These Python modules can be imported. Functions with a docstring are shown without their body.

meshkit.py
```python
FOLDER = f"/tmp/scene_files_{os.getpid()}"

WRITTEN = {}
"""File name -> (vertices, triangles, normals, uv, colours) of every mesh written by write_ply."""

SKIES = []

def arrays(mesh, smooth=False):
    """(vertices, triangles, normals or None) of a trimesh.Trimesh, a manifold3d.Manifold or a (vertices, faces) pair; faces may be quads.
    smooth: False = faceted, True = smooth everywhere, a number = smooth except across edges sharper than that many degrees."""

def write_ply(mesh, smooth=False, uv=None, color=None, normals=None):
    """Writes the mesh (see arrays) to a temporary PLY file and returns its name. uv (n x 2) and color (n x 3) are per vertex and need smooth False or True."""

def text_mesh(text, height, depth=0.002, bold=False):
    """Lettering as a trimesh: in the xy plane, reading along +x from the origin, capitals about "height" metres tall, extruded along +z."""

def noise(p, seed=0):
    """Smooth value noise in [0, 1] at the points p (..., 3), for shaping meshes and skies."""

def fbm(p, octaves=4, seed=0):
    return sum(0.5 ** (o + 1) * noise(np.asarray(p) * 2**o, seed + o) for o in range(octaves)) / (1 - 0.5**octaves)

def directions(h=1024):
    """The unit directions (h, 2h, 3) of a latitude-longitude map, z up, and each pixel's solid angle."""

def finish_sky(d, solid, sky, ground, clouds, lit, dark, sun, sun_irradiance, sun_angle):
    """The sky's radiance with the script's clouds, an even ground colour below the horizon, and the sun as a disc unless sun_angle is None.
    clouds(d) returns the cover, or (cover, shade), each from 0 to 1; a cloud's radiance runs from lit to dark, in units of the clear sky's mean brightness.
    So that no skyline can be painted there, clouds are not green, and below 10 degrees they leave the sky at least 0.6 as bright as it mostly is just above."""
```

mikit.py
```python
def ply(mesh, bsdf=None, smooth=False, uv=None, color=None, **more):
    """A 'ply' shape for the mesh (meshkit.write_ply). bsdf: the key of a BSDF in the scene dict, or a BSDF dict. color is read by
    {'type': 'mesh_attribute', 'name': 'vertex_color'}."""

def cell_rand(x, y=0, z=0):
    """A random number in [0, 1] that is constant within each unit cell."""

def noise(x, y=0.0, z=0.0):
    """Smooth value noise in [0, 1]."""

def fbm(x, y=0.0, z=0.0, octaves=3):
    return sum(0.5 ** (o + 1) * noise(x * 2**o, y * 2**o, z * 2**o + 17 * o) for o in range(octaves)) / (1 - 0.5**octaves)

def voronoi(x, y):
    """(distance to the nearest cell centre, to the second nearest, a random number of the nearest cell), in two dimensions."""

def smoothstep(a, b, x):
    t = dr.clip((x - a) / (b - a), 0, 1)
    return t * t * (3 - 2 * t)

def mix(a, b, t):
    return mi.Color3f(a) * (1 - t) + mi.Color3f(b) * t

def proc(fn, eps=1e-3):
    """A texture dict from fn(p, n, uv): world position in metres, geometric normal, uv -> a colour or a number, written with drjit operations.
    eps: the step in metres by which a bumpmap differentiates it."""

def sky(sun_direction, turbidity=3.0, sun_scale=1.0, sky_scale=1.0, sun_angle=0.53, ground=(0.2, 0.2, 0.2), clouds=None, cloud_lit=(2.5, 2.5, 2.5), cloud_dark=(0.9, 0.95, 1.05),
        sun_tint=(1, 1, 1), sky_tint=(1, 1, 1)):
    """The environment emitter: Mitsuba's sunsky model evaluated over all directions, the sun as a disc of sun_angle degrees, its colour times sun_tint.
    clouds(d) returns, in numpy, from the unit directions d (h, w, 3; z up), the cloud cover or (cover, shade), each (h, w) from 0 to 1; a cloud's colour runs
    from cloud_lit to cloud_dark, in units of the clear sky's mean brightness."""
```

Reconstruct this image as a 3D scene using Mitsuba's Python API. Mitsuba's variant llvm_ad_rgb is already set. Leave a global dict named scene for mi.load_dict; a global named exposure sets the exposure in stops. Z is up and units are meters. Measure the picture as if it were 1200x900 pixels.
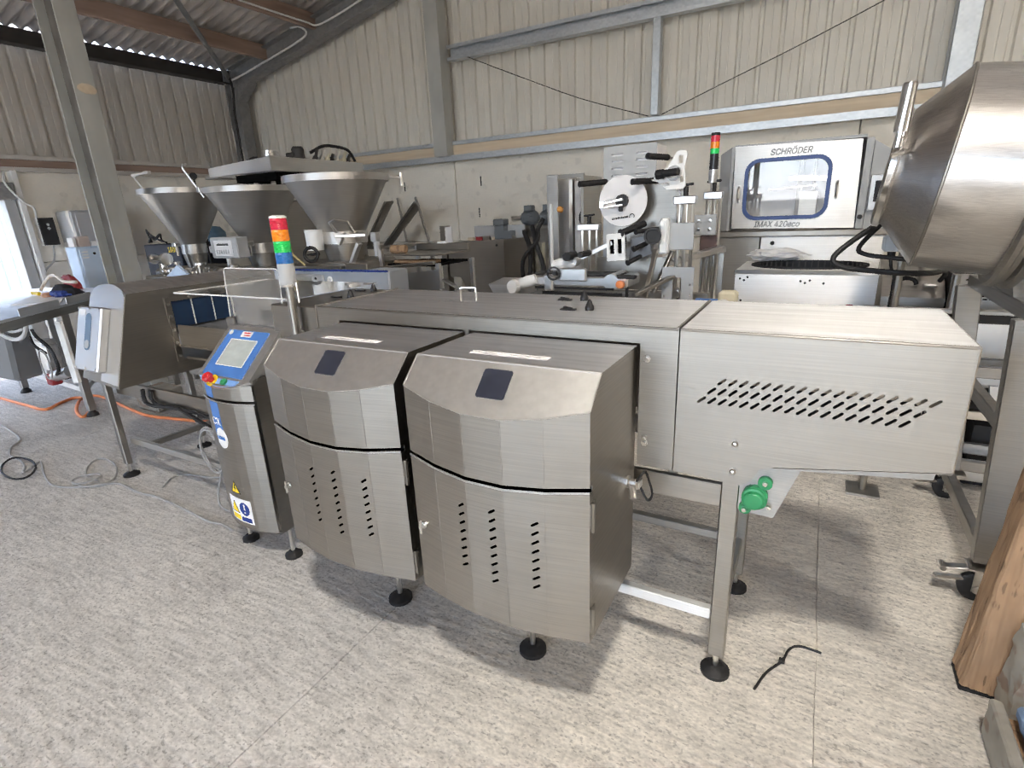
import math, random
import numpy as np, trimesh, mitsuba as mi, drjit as dr
import mikit, meshkit
from shapely.geometry import Polygon, Point, LineString, box as sbox
from shapely import affinity, union_all
from mikit import noise, fbm, smoothstep, mix, cell_rand

random.seed(7); rng = np.random.default_rng(7)
scene, labels = {}, {}
exposure = 1.85

# ------------------------------------------------------------------ camera, sky, lamps
R = np.array([[0.8739, 0.4843, -0.0429], [0.1119, -0.2864, -0.9516], [-0.4732, 0.8267, -0.3045]])   # rows: right, down, forward
U_, _, V_ = np.linalg.svd(R); R = U_ @ V_
CAM = np.array([0.0, 0.0, 1.6])
M = np.eye(4); M[:3, 0] = -R[0]; M[:3, 1] = -R[1]; M[:3, 2] = R[2]; M[:3, 3] = CAM
scene['camera'] = {'type': 'perspective', 'fov': math.degrees(2 * math.atan(600 / 630.0)), 'fov_axis': 'x',
                   'near_clip': 0.05, 'far_clip': 500.0, 'to_world': mi.ScalarTransform4f(M)}

def cloud_cover(d):
    n = meshkit.fbm(d * np.array([3.0, 3.0, 6.0]), 4, 3)
    return np.clip((n - 0.36) * 3.2, 0, 1), np.clip((n - 0.6) * 1.5, 0, 0.5)
scene['sky'] = mikit.sky((-0.15, -0.55, 0.9), turbidity=4.0, sun_scale=1.0, sky_scale=8.0, ground=(0.32, 0.31, 0.28),
                         clouds=cloud_cover, cloud_lit=(1.7, 1.7, 1.75), cloud_dark=(1.0, 1.02, 1.08))
FILL_PANEL = 9.0   # radiance of the unseen glowing roof panels added for fill light
LAMP = 100.0      # radiance of the LED high-bay lamps
LAMP_AT = [(0.28, -0.62), (6.0, -0.62)]

# ------------------------------------------------------------------ mesh helpers
cat = trimesh.util.concatenate
def V(*a): return np.array(a, float)
def box(x0, x1, y0, y1, z0, z1, b=0.0):
    x0, x1 = sorted((x0, x1)); y0, y1 = sorted((y0, y1)); z0, z1 = sorted((z0, z1))
    if b <= 0:
        m = trimesh.creation.box((x1 - x0, y1 - y0, z1 - z0)); m.apply_translation(((x0 + x1) / 2, (y0 + y1) / 2, (z0 + z1) / 2)); return m
    b = min(b, 0.45 * min(x1 - x0, y1 - y0, z1 - z0)); p = []
    for x, sx in ((x0, 1), (x1, -1)):
        for y, sy in ((y0, 1), (y1, -1)):
            for z, sz in ((z0, 1), (z1, -1)):
                p += [(x + sx * b, y + sy * b, z), (x + sx * b, y, z + sz * b), (x, y + sy * b, z + sz * b)]
    return hull(p)
def hull(p):
    return trimesh.convex.convex_hull(np.array(p, float))
def frame(d):
    d = np.asarray(d, float); d = d / np.linalg.norm(d)
    a = np.cross(d, (0, 0, 1.0) if abs(d[2]) < 0.9 else (1.0, 0, 0)); a /= np.linalg.norm(a)
    return a, np.cross(d, a), d
def lathe(c, axis, prof, n=32):
    """prof: list of (distance along axis, radius)."""
    a, b, d = frame(axis); c = np.asarray(c, float); t = np.arange(n) * 2 * math.pi / n
    ring = np.cos(t)[:, None] * a + np.sin(t)[:, None] * b
    v = np.vstack([c + d * h + ring * max(r, 1e-5) for h, r in prof]); f = []
    for k in range(len(prof) - 1):
        for i in range(n):
            j = (i + 1) % n
            f += [(k * n + i, k * n + j, k * n + n + j), (k * n + i, k * n + n + j, k * n + n + i)]
    m = trimesh.Trimesh(v, f, process=False)
    return m
def cyl(p0, p1, r, n=14, r1=None):
    p0, p1 = V(*p0), V(*p1); L = np.linalg.norm(p1 - p0); r1 = r if r1 is None else r1
    return lathe(p0, p1 - p0, [(0, 0), (0, r), (L, r1), (L, 0)], n)
def smooth_path(pts, n=6):
    p = np.array(pts, float); q = np.vstack([2 * p[0] - p[1], p, 2 * p[-1] - p[-2]]); out = []
    for i in range(1, len(q) - 2):
        for t in np.arange(n) / n:
            a, b, c, d = q[i - 1:i + 3]
            out.append(0.5 * (2 * b + (c - a) * t + (2 * a - 5 * b + 4 * c - d) * t * t + (3 * b - a - 3 * c + d) * t ** 3))
    return np.array(out + [p[-1]])
def tube(pts, r, sides=7, n=6):
    p = smooth_path(pts, n) if n else np.array(pts, float)
    t = np.gradient(p, axis=0); t /= np.linalg.norm(t, axis=1, keepdims=True) + 1e-12
    a = np.zeros_like(p); u = np.cross(t[0], (0.13, 0.2, 0.97)); 
    for i in range(len(p)):
        u = u - t[i] * (u @ t[i]); u /= np.linalg.norm(u) + 1e-12; a[i] = u
    b = np.cross(t, a); ang = np.arange(sides) * 2 * math.pi / sides
    v = (p[:, None] + r * (np.cos(ang)[None, :, None] * a[:, None] + np.sin(ang)[None, :, None] * b[:, None])).reshape(-1, 3)
    f = []
    for i in range(len(p) - 1):
        for j in range(sides):
            k = (j + 1) % sides
            f += [(i * sides + j, i * sides + k, (i + 1) * sides + k), (i * sides + j, (i + 1) * sides + k, (i + 1) * sides + j)]
    n0 = len(v); v = np.vstack([v, p[0], p[-1]])
    for j in range(sides):
        k = (j + 1) % sides; f += [(n0, k, j), (n0 + 1, (len(p) - 1) * sides + j, (len(p) - 1) * sides + k)]
    return trimesh.Trimesh(v, f, process=False)
def polyex(poly, plane, lo, hi):
    """shapely polygon in (x,z) 'y', (y,z) 'x' or (x,y) 'z', extruded along the named axis from lo to hi."""
    if not isinstance(poly, (Polygon,)) and not hasattr(poly, 'geoms'): poly = Polygon(poly)
    ms = []
    for g in getattr(poly, 'geoms', [poly]):
        m = trimesh.creation.extrude_polygon(g, abs(hi - lo), engine='earcut'); v = np.array(m.vertices); h = v[:, 2] + min(lo, hi)
        if plane == 'z': w = np.stack([v[:, 0], v[:, 1], h], 1)
        elif plane == 'y': w = np.stack([v[:, 0], h, v[:, 1]], 1)
        else: w = np.stack([h, v[:, 0], v[:, 1]], 1)
        f = np.array(m.faces)
        if plane == 'y': f = f[:, ::-1]
        ms.append(trimesh.Trimesh(w, f, process=False))
    return cat(ms)
def local(mesh, o, x, y, z):
    """places a mesh made in a local frame: columns x, y, z (directions) and origin o."""
    m = mesh.copy(); A = np.eye(4); A[:3, 0], A[:3, 1], A[:3, 2], A[:3, 3] = x, y, z, o; m.apply_transform(A); return m
def rrect(x0, x1, y0, y1, r, q=4): return sbox(x0 + r, y0 + r, x1 - r, y1 - r).buffer(r, quad_segs=q)
def text_on(s, h, o, x, y, depth=0.0012, bold=False, width=None, centre=True):
    m = meshkit.text_mesh(s, h, depth, bold); w = m.bounds[1][0] - m.bounds[0][0]
    if width: m.apply_scale([width / w, 1, 1])
    if centre: m.apply_translation([-(m.bounds[0][0] + m.bounds[1][0]) / 2, -h / 2, 0])
    x, y = V(*x), V(*y); x /= np.linalg.norm(x); y /= np.linalg.norm(y)
    return local(m, o, x, y, np.cross(x, y))
def beam(p0, p1, w, h, b=0.004, up=(0, 0, 1)):
    """rectangular bar from p0 to p1, w wide (sideways), h high (along up)."""
    p0, p1, up = V(*p0), V(*p1), V(*up); d = p1 - p0; L = np.linalg.norm(d); d /= L
    s = np.cross(d, up); s /= np.linalg.norm(s); u = np.cross(s, d)
    return local(box(0, L, -w / 2, w / 2, -h / 2, h / 2, b), p0, d, -s, u)

# ------------------------------------------------------------------ scene helpers
BRUSHED = set()
def shape_of(mesh, m, smooth, **kw):
    """brushed steel gets texture coordinates, so that its sheen is drawn out across the brushing."""
    if m in BRUSHED and not kw:
        if smooth not in (False, True): mesh = trimesh.graph.smooth_shade(mesh, angle=math.radians(smooth), facet_minarea=None); smooth = True
        v = np.array(mesh.vertices); return mikit.ply(mesh, m, smooth, uv=np.stack([v[:, 2] + 0.002 * v[:, 1], v[:, 0] + 0.002 * v[:, 1]], 1))
    return mikit.ply(mesh, m, smooth, **kw)
def free(key):
    if key not in scene and key not in labels and not any(k.startswith(key + '__') for k in scene): return key
    i = 1
    while True:
        k = f'{key}_{i:03d}'
        if k not in scene and k not in labels and not any(q.startswith(k + '__') for q in scene): return k
        i += 1
def say(key, label=None, category=None, group=None, kind=None):
    d = labels.setdefault(key, {})
    for a, b in (('label', label), ('category', category), ('group', group), ('kind', kind)):
        if b: d[a] = b
def thing(name, label, category, group=None):
    k = free(name); say(k, label, category, group); return k
def one(name, mesh, mat, label, category, group=None, smooth=30):
    k = free(name); scene[k] = shape_of(mesh, mat, smooth); say(k, label, category, group); return k
def part(parent, name, mesh, mat, label=None, smooth=30, kind=None, **kw):
    base = parent + '__' + name; k = base; i = 1
    while k in scene: k = f'{base}_{i:03d}'; i += 1
    scene[k] = shape_of(mesh, mat, smooth, **kw)
    if label or kind: say(k, label, None, None, kind)
    return k
def struct(name, mesh, mat, smooth=False):
    scene[name] = mikit.ply(mesh, mat, smooth); say(name, kind='structure'); return name

# ------------------------------------------------------------------ materials
def rgb(*c): return {'type': 'rgb', 'value': list(c)}
def mat(name, base, rough=0.5, metal=0.0, **kw):
    d = {'type': 'principled', 'base_color': base if isinstance(base, dict) else rgb(*base), 'roughness': rough, 'metallic': metal, 'specular': kw.pop('spec', 0.5)}
    d.update(kw); scene['mat_' + name] = {'type': 'twosided', 'b': d}; return 'mat_' + name
def brushed(base, amp, warm=0.02):
    def fn(p, n, uv):
        flat = dr.abs(n.z)
        s = noise(p.x * 5 + p.y * 5, p.z * 420 * (1 - flat) + p.y * 60 * flat, 3.0)
        c = fbm(p.x * 2.3, p.y * 2.3, p.z * 2.3, 3)
        k = 1 + amp * (s - 0.5) + 0.16 * (c - 0.5)
        w = warm * (noise(p.x * 1.7 + 9, p.y * 1.7, p.z * 1.7) - 0.5)
        return mi.Color3f(base[0] * (k + w), base[1] * k, base[2] * (k - w))
    return mikit.proc(fn)
def rough_fn(lo, hi):
    def fn(p, n, uv):
        return lo + (hi - lo) * fbm(p.x * 3.1 + 4, p.y * 3.1, p.z * 3.1, 3)
    return mikit.proc(fn)
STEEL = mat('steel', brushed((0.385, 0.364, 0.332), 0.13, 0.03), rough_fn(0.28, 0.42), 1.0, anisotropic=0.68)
STEELT = mat('steel_top_lit', brushed((0.80, 0.80, 0.80), 0.16, 0.03), rough_fn(0.46, 0.62), 1.0, anisotropic=0.8)  # same metal as STEEL; light on top faces put into the base colour
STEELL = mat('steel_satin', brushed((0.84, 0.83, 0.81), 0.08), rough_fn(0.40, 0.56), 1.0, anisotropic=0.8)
STEELH = mat('steel_hopper', brushed((0.60, 0.585, 0.56), 0.06, 0.03), rough_fn(0.36, 0.46), 1.0)
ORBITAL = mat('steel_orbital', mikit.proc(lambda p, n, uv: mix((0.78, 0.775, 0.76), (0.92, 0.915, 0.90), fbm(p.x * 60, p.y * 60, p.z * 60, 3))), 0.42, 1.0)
STEELD = mat('steel_dull', brushed((0.40, 0.385, 0.36), 0.12, 0.04), rough_fn(0.3, 0.48), 1.0, anisotropic=0.8)
BRUSHED |= {STEEL, STEELT, STEELL, STEELD}
CHROME = mat('bright_steel', (0.80, 0.79, 0.77), 0.16, 1.0)
ALU = mat('aluminium', (0.74, 0.74, 0.74), 0.36, 1.0)
def galv_fn(p, n, uv):
    f1 = noise(p.x * 45, p.y * 45, p.z * 45); f2 = fbm(p.x * 6, p.y * 6, p.z * 6, 3)
    return mix((0.40, 0.44, 0.48), (0.66, 0.69, 0.72), 0.45 * f1 + 0.55 * f2)
GALV = mat('galvanised', mikit.proc(galv_fn), 0.42, 0.75)
def column_fn(p, n, uv):
    a = fbm(p.x * 4, p.y * 9, p.z * 2.2, 4); b = smoothstep(0.5, 0.75, fbm(p.x * 14, p.y * 14, p.z * 9 + 3, 3))
    return mix(mix((0.34, 0.35, 0.335), (0.50, 0.505, 0.485), a), (0.42, 0.40, 0.33), b * smoothstep(2.2, 0.8, p.z) * 0.8)
COLUMN = mat('column_steel', mikit.proc(column_fn), 0.55, 0.25)
COLUMND = mat('dark_column_steel', mikit.proc(lambda p, n, uv: mix((0.075, 0.068, 0.06), (0.20, 0.19, 0.175), fbm(p.x * 12, p.y * 12, p.z * 5, 4))), 0.6, 0.1)  # darker and more mottled than COLUMN, used for the web
GREYSTEEL = mat('painted_grey_steel', mikit.proc(lambda p, n, uv: mix((0.17, 0.175, 0.18), (0.30, 0.30, 0.30), fbm(p.x * 20, p.y * 20, p.z * 20, 3))), 0.55, 0.2)
DARKIRON = mat('dark_iron', (0.035, 0.033, 0.032), 0.6)
BLACK = mat('black_rubber', (0.012, 0.012, 0.013), 0.55)
BLACKGLOSS = mat('black_plastic', (0.02, 0.02, 0.022), 0.25)
VOID = mat('dark_interior', (0.004, 0.004, 0.004), 0.9, spec=0.1)  # near-black colour that stands in for shade inside hollows
HINGEM = mat('hinge_steel', (0.30, 0.29, 0.27), 0.3, 1.0)
GREYBOX = mat('grey_plastic', (0.20, 0.205, 0.21), 0.5)
MIDGREY = mat('mid_grey_paint', (0.42, 0.43, 0.44), 0.45)
MOTORG = mat('motor_grey_paint', (0.14, 0.155, 0.17), 0.45)
WHITE = mat('white_paint', (0.80, 0.80, 0.79), 0.4)
PAPER = mat('paper_white', (0.80, 0.79, 0.80), 0.8, spec=0.2)
BLUE = mat('blue_print', (0.07, 0.19, 0.50), 0.4)
NAVY = mat('navy_print', (0.02, 0.045, 0.22), 0.45)
PALEBLUE = mat('pale_blue_paint', (0.52, 0.64, 0.80), 0.45)
RED = mat('red_plastic', (0.62, 0.025, 0.03), 0.3)
YELLOW = mat('yellow_print', (0.85, 0.60, 0.03), 0.45)
GREEN = mat('green_cap', (0.03, 0.25, 0.10), 0.4)
ORANGE = mat('orange_rubber', (0.80, 0.27, 0.10), 0.5)
REDDK = mat('dark_red_paint', (0.30, 0.03, 0.035), 0.45)
CABLEW = mat('white_cable', (0.70, 0.70, 0.69), 0.45)
CABLEG = mat('grey_cable', (0.33, 0.33, 0.33), 0.5)
CURTAIN = mat('blue_curtain', (0.012, 0.035, 0.085), 0.5)
BELT = mat('grey_belt', (0.16, 0.165, 0.175), 0.6)
BEIGEPL = mat('beige_plastic', (0.62, 0.57, 0.42), 0.5)
LCD = mat('lcd_glass', mikit.proc(lambda p, n, uv: mix((0.36, 0.39, 0.38), (0.50, 0.53, 0.51), fbm(p.x * 30, p.y * 30, p.z * 40, 3))), 0.25)
TINT = mat('tinted_window', mikit.proc(lambda p, n, uv: mix((0.018, 0.02, 0.032), (0.045, 0.05, 0.07), fbm(p.x * 14, p.y * 14, p.z * 14, 3))), 0.18)
LENSR = mat('red_lens', (0.60, 0.02, 0.05), 0.2, clearcoat=0.8)
LENSO = mat('orange_lens', (0.85, 0.25, 0.01), 0.2, clearcoat=0.8)
LENSG = mat('green_lens', (0.01, 0.55, 0.10), 0.2, clearcoat=0.8)
LENSB = mat('blue_lens', (0.02, 0.14, 0.42), 0.2, clearcoat=0.8)
scene['mat_acrylic'] = {'type': 'thindielectric', 'int_ior': 1.49}
ACRYLIC = 'mat_acrylic'

def floor_fn(p, n, uv):
    big = fbm(p.x * 0.7, p.y * 0.7, 1.0, 4); mid = fbm(p.x * 4.5, p.y * 4.5, 2.0, 3)
    wob = 0.5 * fbm(p.x * 1.6, p.y * 1.6, 5.0, 2)
    ridge = noise(p.x * 14 + wob * 6, (p.y + 0.16 * wob) * 95, 4.0); fine = fbm(p.x * 95, p.y * 150, 3.0, 3)
    c = mix((0.50, 0.485, 0.465), (0.68, 0.655, 0.615), 0.5 * big + 0.5 * mid)
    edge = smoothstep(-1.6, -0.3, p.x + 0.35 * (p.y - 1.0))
    c = c * mix((0.93, 0.94, 0.97), (1.05, 1.025, 0.985), edge)  # cool daylight at left and warm light at right, painted into the floor
    c = c * (1.0 + 0.34 * (ridge - 0.5) + 0.60 * (fine - 0.5))
    pit = smoothstep(0.34, 0.22, fbm(p.x * 80, p.y * 130, 8.0, 2)); stain = smoothstep(0.60, 0.75, fbm(p.x * 1.1 + 7, p.y * 1.3, 9.0, 3))
    return c * (1 - 0.30 * pit) * (1 - 0.16 * stain)
def floor_h(p, n, uv):
    wob = 0.5 * fbm(p.x * 1.6, p.y * 1.6, 5.0, 2)
    return 0.0026 * noise(p.x * 14 + wob * 6, (p.y + 0.16 * wob) * 95, 4.0) + 0.0016 * fbm(p.x * 95, p.y * 150, 3.0, 2)
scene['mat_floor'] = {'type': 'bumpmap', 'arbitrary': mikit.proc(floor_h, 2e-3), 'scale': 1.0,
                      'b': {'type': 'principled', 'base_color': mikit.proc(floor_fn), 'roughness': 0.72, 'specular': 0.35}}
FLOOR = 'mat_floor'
def clad_fn(p, n, uv):
    g = fbm(p.x * 1.2, p.y * 1.2, p.z * 0.8, 3); st = fbm(p.x * 14, p.y * 14, p.z * 0.9, 2)
    return mix((0.58, 0.555, 0.505), (0.70, 0.675, 0.62), 0.5 * g + 0.5 * st)
CLAD = mat('cream_cladding', mikit.proc(clad_fn), 0.5, spec=0.4)
def cladl_fn(p, n, uv):
    g = fbm(p.y * 1.2, p.z * 0.8, 2.0, 3); st = fbm(p.y * 16, p.z * 0.7, 6.0, 3)
    return mix((0.42, 0.395, 0.365), (0.58, 0.55, 0.51), 0.5 * g + 0.5 * st)
CLADL = mat('dusty_cladding', mikit.proc(cladl_fn), 0.6, spec=0.3)
def conc_fn(p, n, uv):
    g = fbm(p.x * 1.5, p.y * 1.5, p.z * 1.5, 4); s = smoothstep(0.62, 0.72, fbm(p.x * 9 + 2, p.y * 9, p.z * 7, 3)); d = noise(p.x * 60, p.y * 60, p.z * 60)
    return mix((0.74, 0.70, 0.625), (0.84, 0.80, 0.725), g) * (1 - 0.12 * s) * (0.97 + 0.06 * d)
CONC = mat('cream_concrete', mikit.proc(conc_fn), 0.8, spec=0.2)
def roof_fn(p, n, uv):
    g = fbm(p.x * 2.5, p.y * 2.5, 3.0, 4)
    return mix((0.36, 0.33, 0.31), (0.60, 0.56, 0.53), g)
ROOF = mat('fibre_cement', mikit.proc(roof_fn), 0.85, spec=0.15)
def rust_fn(p, n, uv):
    g = fbm(p.x * 6, p.y * 2.5, p.z * 14, 4)
    return mix((0.22, 0.15, 0.12), (0.42, 0.31, 0.26), g)
PURLIN = mat('brown_primer', mikit.proc(rust_fn), 0.75, spec=0.2)
def wood_fn(p, n, uv):
    wv = 0.02 * fbm(p.x * 9, p.y * 9, p.z * 3, 3)
    g = noise((p.x + wv) * 150, (p.y + wv) * 150, p.z * 3.5); k = fbm(p.x * 24, p.y * 24, p.z * 7, 4)
    d = smoothstep(0.62, 0.74, fbm(p.x * 70 + 5, p.y * 70, p.z * 14, 3))
    return mix((0.20, 0.125, 0.075), (0.43, 0.28, 0.175), 0.5 * g + 0.5 * k) * (1 - 0.45 * d)
WOOD = mat('rough_timber', mikit.proc(wood_fn), 0.75, spec=0.2)
TIMBERC = mat('cream_timber', mikit.proc(lambda p, n, uv: mix((0.55, 0.45, 0.33), (0.70, 0.60, 0.47), fbm(p.x * 2, p.y * 30, p.z * 30, 3))), 0.7, spec=0.2)
def block_fn(p, n, uv):
    g = fbm(p.x * 9, p.y * 9, p.z * 9, 4); r = smoothstep(0.52, 0.66, fbm(p.x * 16 + 1, p.y * 16, p.z * 16, 3))
    return mix(mix((0.17, 0.16, 0.14), (0.36, 0.34, 0.30), g), (0.17, 0.095, 0.06), r * 0.6)
BLOCK = mat('stained_concrete', mikit.proc(block_fn), 0.9, spec=0.1)
YARD = mat('yard_ground', mikit.proc(lambda p, n, uv: mix((0.40, 0.37, 0.30), (0.62, 0.58, 0.50), fbm(p.x * 0.9, p.y * 0.9, 1.0, 4))), 0.9, spec=0.1)
FOIL = mat('white_foil', (0.80, 0.80, 0.80), 0.4)
BLUEBAG = mat('blue_tarpaulin', mikit.proc(lambda p, n, uv: mix((0.05, 0.10, 0.20), (0.30, 0.42, 0.60), fbm(p.x * 25, p.y * 25, p.z * 25, 3))), 0.5)

# ================================================================== THE SHED
XL, YB, XR, YF = -8.8, 6.55, 9.0, -9.0
def roof_z(x): return np.where(np.asarray(x) < 1.0, 3.975 + 0.19 * (np.asarray(x) + 8.72), 3.975 + 0.19 * 9.72 - 0.19 * (np.asarray(x) - 1.0))
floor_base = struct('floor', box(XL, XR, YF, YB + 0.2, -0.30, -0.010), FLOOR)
xs = [XL, -5.105, -1.425, 0.152, 3.9, 6.5, XR]; ys = [YF, -3.6, YB + 0.2]
def joint(x, y0, y1):          # the slabs' long edges are a little ragged
    yy = np.linspace(y0, y1, int((y1 - y0) / 0.05)); w = 0.016 * (meshkit.fbm(np.stack([yy * 4, yy * 0 + x * 9, yy * 0], 1), 4) - 0.5)
    return [(x + (d if XL < x < XR else 0), y) for y, d in zip(yy, w)]
for i in range(len(xs) - 1):
    for j in range(len(ys) - 1):
        y0, y1 = ys[j] + 0.002, ys[j + 1] - 0.002
        L_, R_ = [(x + 0.0015, y) for x, y in joint(xs[i], y0, y1)], [(x - 0.0015, y) for x, y in joint(xs[i + 1], y0, y1)]
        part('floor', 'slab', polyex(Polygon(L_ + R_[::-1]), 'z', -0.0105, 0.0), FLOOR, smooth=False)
one('yard', box(-60, 60, -60, 60, -0.6, -0.31), YARD, 'bare sunlit yard ground outside the left doorway', 'ground', smooth=False)

def trapezoid(w0, w1, pitch=0.195, rib=0.055, depth=0.032, seed=0):
    """profile of box-section cladding: list of (along, out)."""
    out = [(w0, 0.0)]; x = math.floor(w0 / pitch) * pitch
    while x < w1:
        for dx, d in ((0, 0), (0.014, -depth), (rib - 0.014, -depth), (rib, 0), (rib + 0.062, 0), (rib + 0.066, -0.004), (rib + 0.074, -0.004), (rib + 0.078, 0)):
            if w0 < x + dx < w1: out.append((x + dx, d))
        x += pitch
    return out + [(w1, 0.0)]
def clad_sheet(w0, w1, place, zlo, zhi):
    pr = trapezoid(w0, w1); v, f = [], []
    for k, (s, d) in enumerate(pr):
        a, b = place(s, -d); lo = zlo(s) if callable(zlo) else zlo; hi = zhi(s) if callable(zhi) else zhi
        v += [(a, b, lo), (a, b, float(hi))]
        if k: f += [(2 * k - 2, 2 * k, 2 * k + 1), (2 * k - 2, 2 * k + 1, 2 * k - 1)]
    return trimesh.Trimesh(v, f, process=False)
PT = 2.34     # top of the concrete wall panels
scene['wall_back'] = mikit.ply(cat([clad_sheet(XL, XR, lambda s, d: (s, YB + d), 2.2, lambda s: float(roof_z(s)) - 0.02), box(XL, XR, YB + 0.06, YB + 0.12, 0, 3.9)]), CLAD, False)
say('wall_back', kind='structure')
pj = [XL, -4.46, 0.2, 4.6, XR]
for i in range(len(pj) - 1):
    for z0, z1 in ((0.0, 1.235), (1.243, PT)):
        part('wall_back', 'concrete_panel', box(pj[i] + 0.006, pj[i + 1] - 0.006, YB - 0.06, YB + 0.05, z0, z1, 0.008), CONC, smooth=False)
for x, z in ((-5.35, 2.02), (-4.05, 2.02), (-4.1, 1.62)):
    part('wall_back', 'fixing_slot', box(x - 0.008, x + 0.008, YB - 0.063, YB - 0.055, z - 0.07, z + 0.05), DARKIRON, smooth=False)
DY0, DY1, DZ = -0.6, 3.14, 2.19                         # doorway in the left wall
scene['wall_left'] = mikit.ply(cat([clad_sheet(YF, YB, lambda s, d: (XL - d, s), 2.2, 3.93), box(XL - 0.12, XL - 0.06, YF, DY0, 0, 3.90), box(XL - 0.12, XL - 0.06, DY1, YB, 0, 3.90), box(XL - 0.12, XL - 0.06, DY0, DY1, DZ + 0.02, 3.90)]), CLADL, False)
say('wall_left', kind='structure')
for y0, y1 in ((YF, -4.6), (-4.6, DY0), (DY1, YB)):
    for z0, z1 in ((0.0, 1.235), (1.243, PT)):
        part('wall_left', 'concrete_panel', box(XL - 0.05, XL + 0.06, y0 + 0.006, y1 - 0.006, z0, z1, 0.008), CONC, smooth=False)
part('wall_left', 'concrete_panel', box(XL - 0.05, XL + 0.06, DY0, DY1, DZ + 0.02, PT, 0.008), CONC, smooth=False)
struct('wall_right', box(XR, XR + 0.15, YF, YB, 0, 4.4), CLAD)
# the wall behind the camera has a wide open vehicle doorway
dx0, dx1, dz = -7.5, 3.0, 3.8
struct('wall_front', cat([box(XL, dx0, YF - 0.15, YF, 0, 5.8), box(dx1, XR, YF - 0.15, YF, 0, 5.8), box(dx0, dx1, YF - 0.15, YF, dz, 5.8)]), CLAD)
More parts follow.
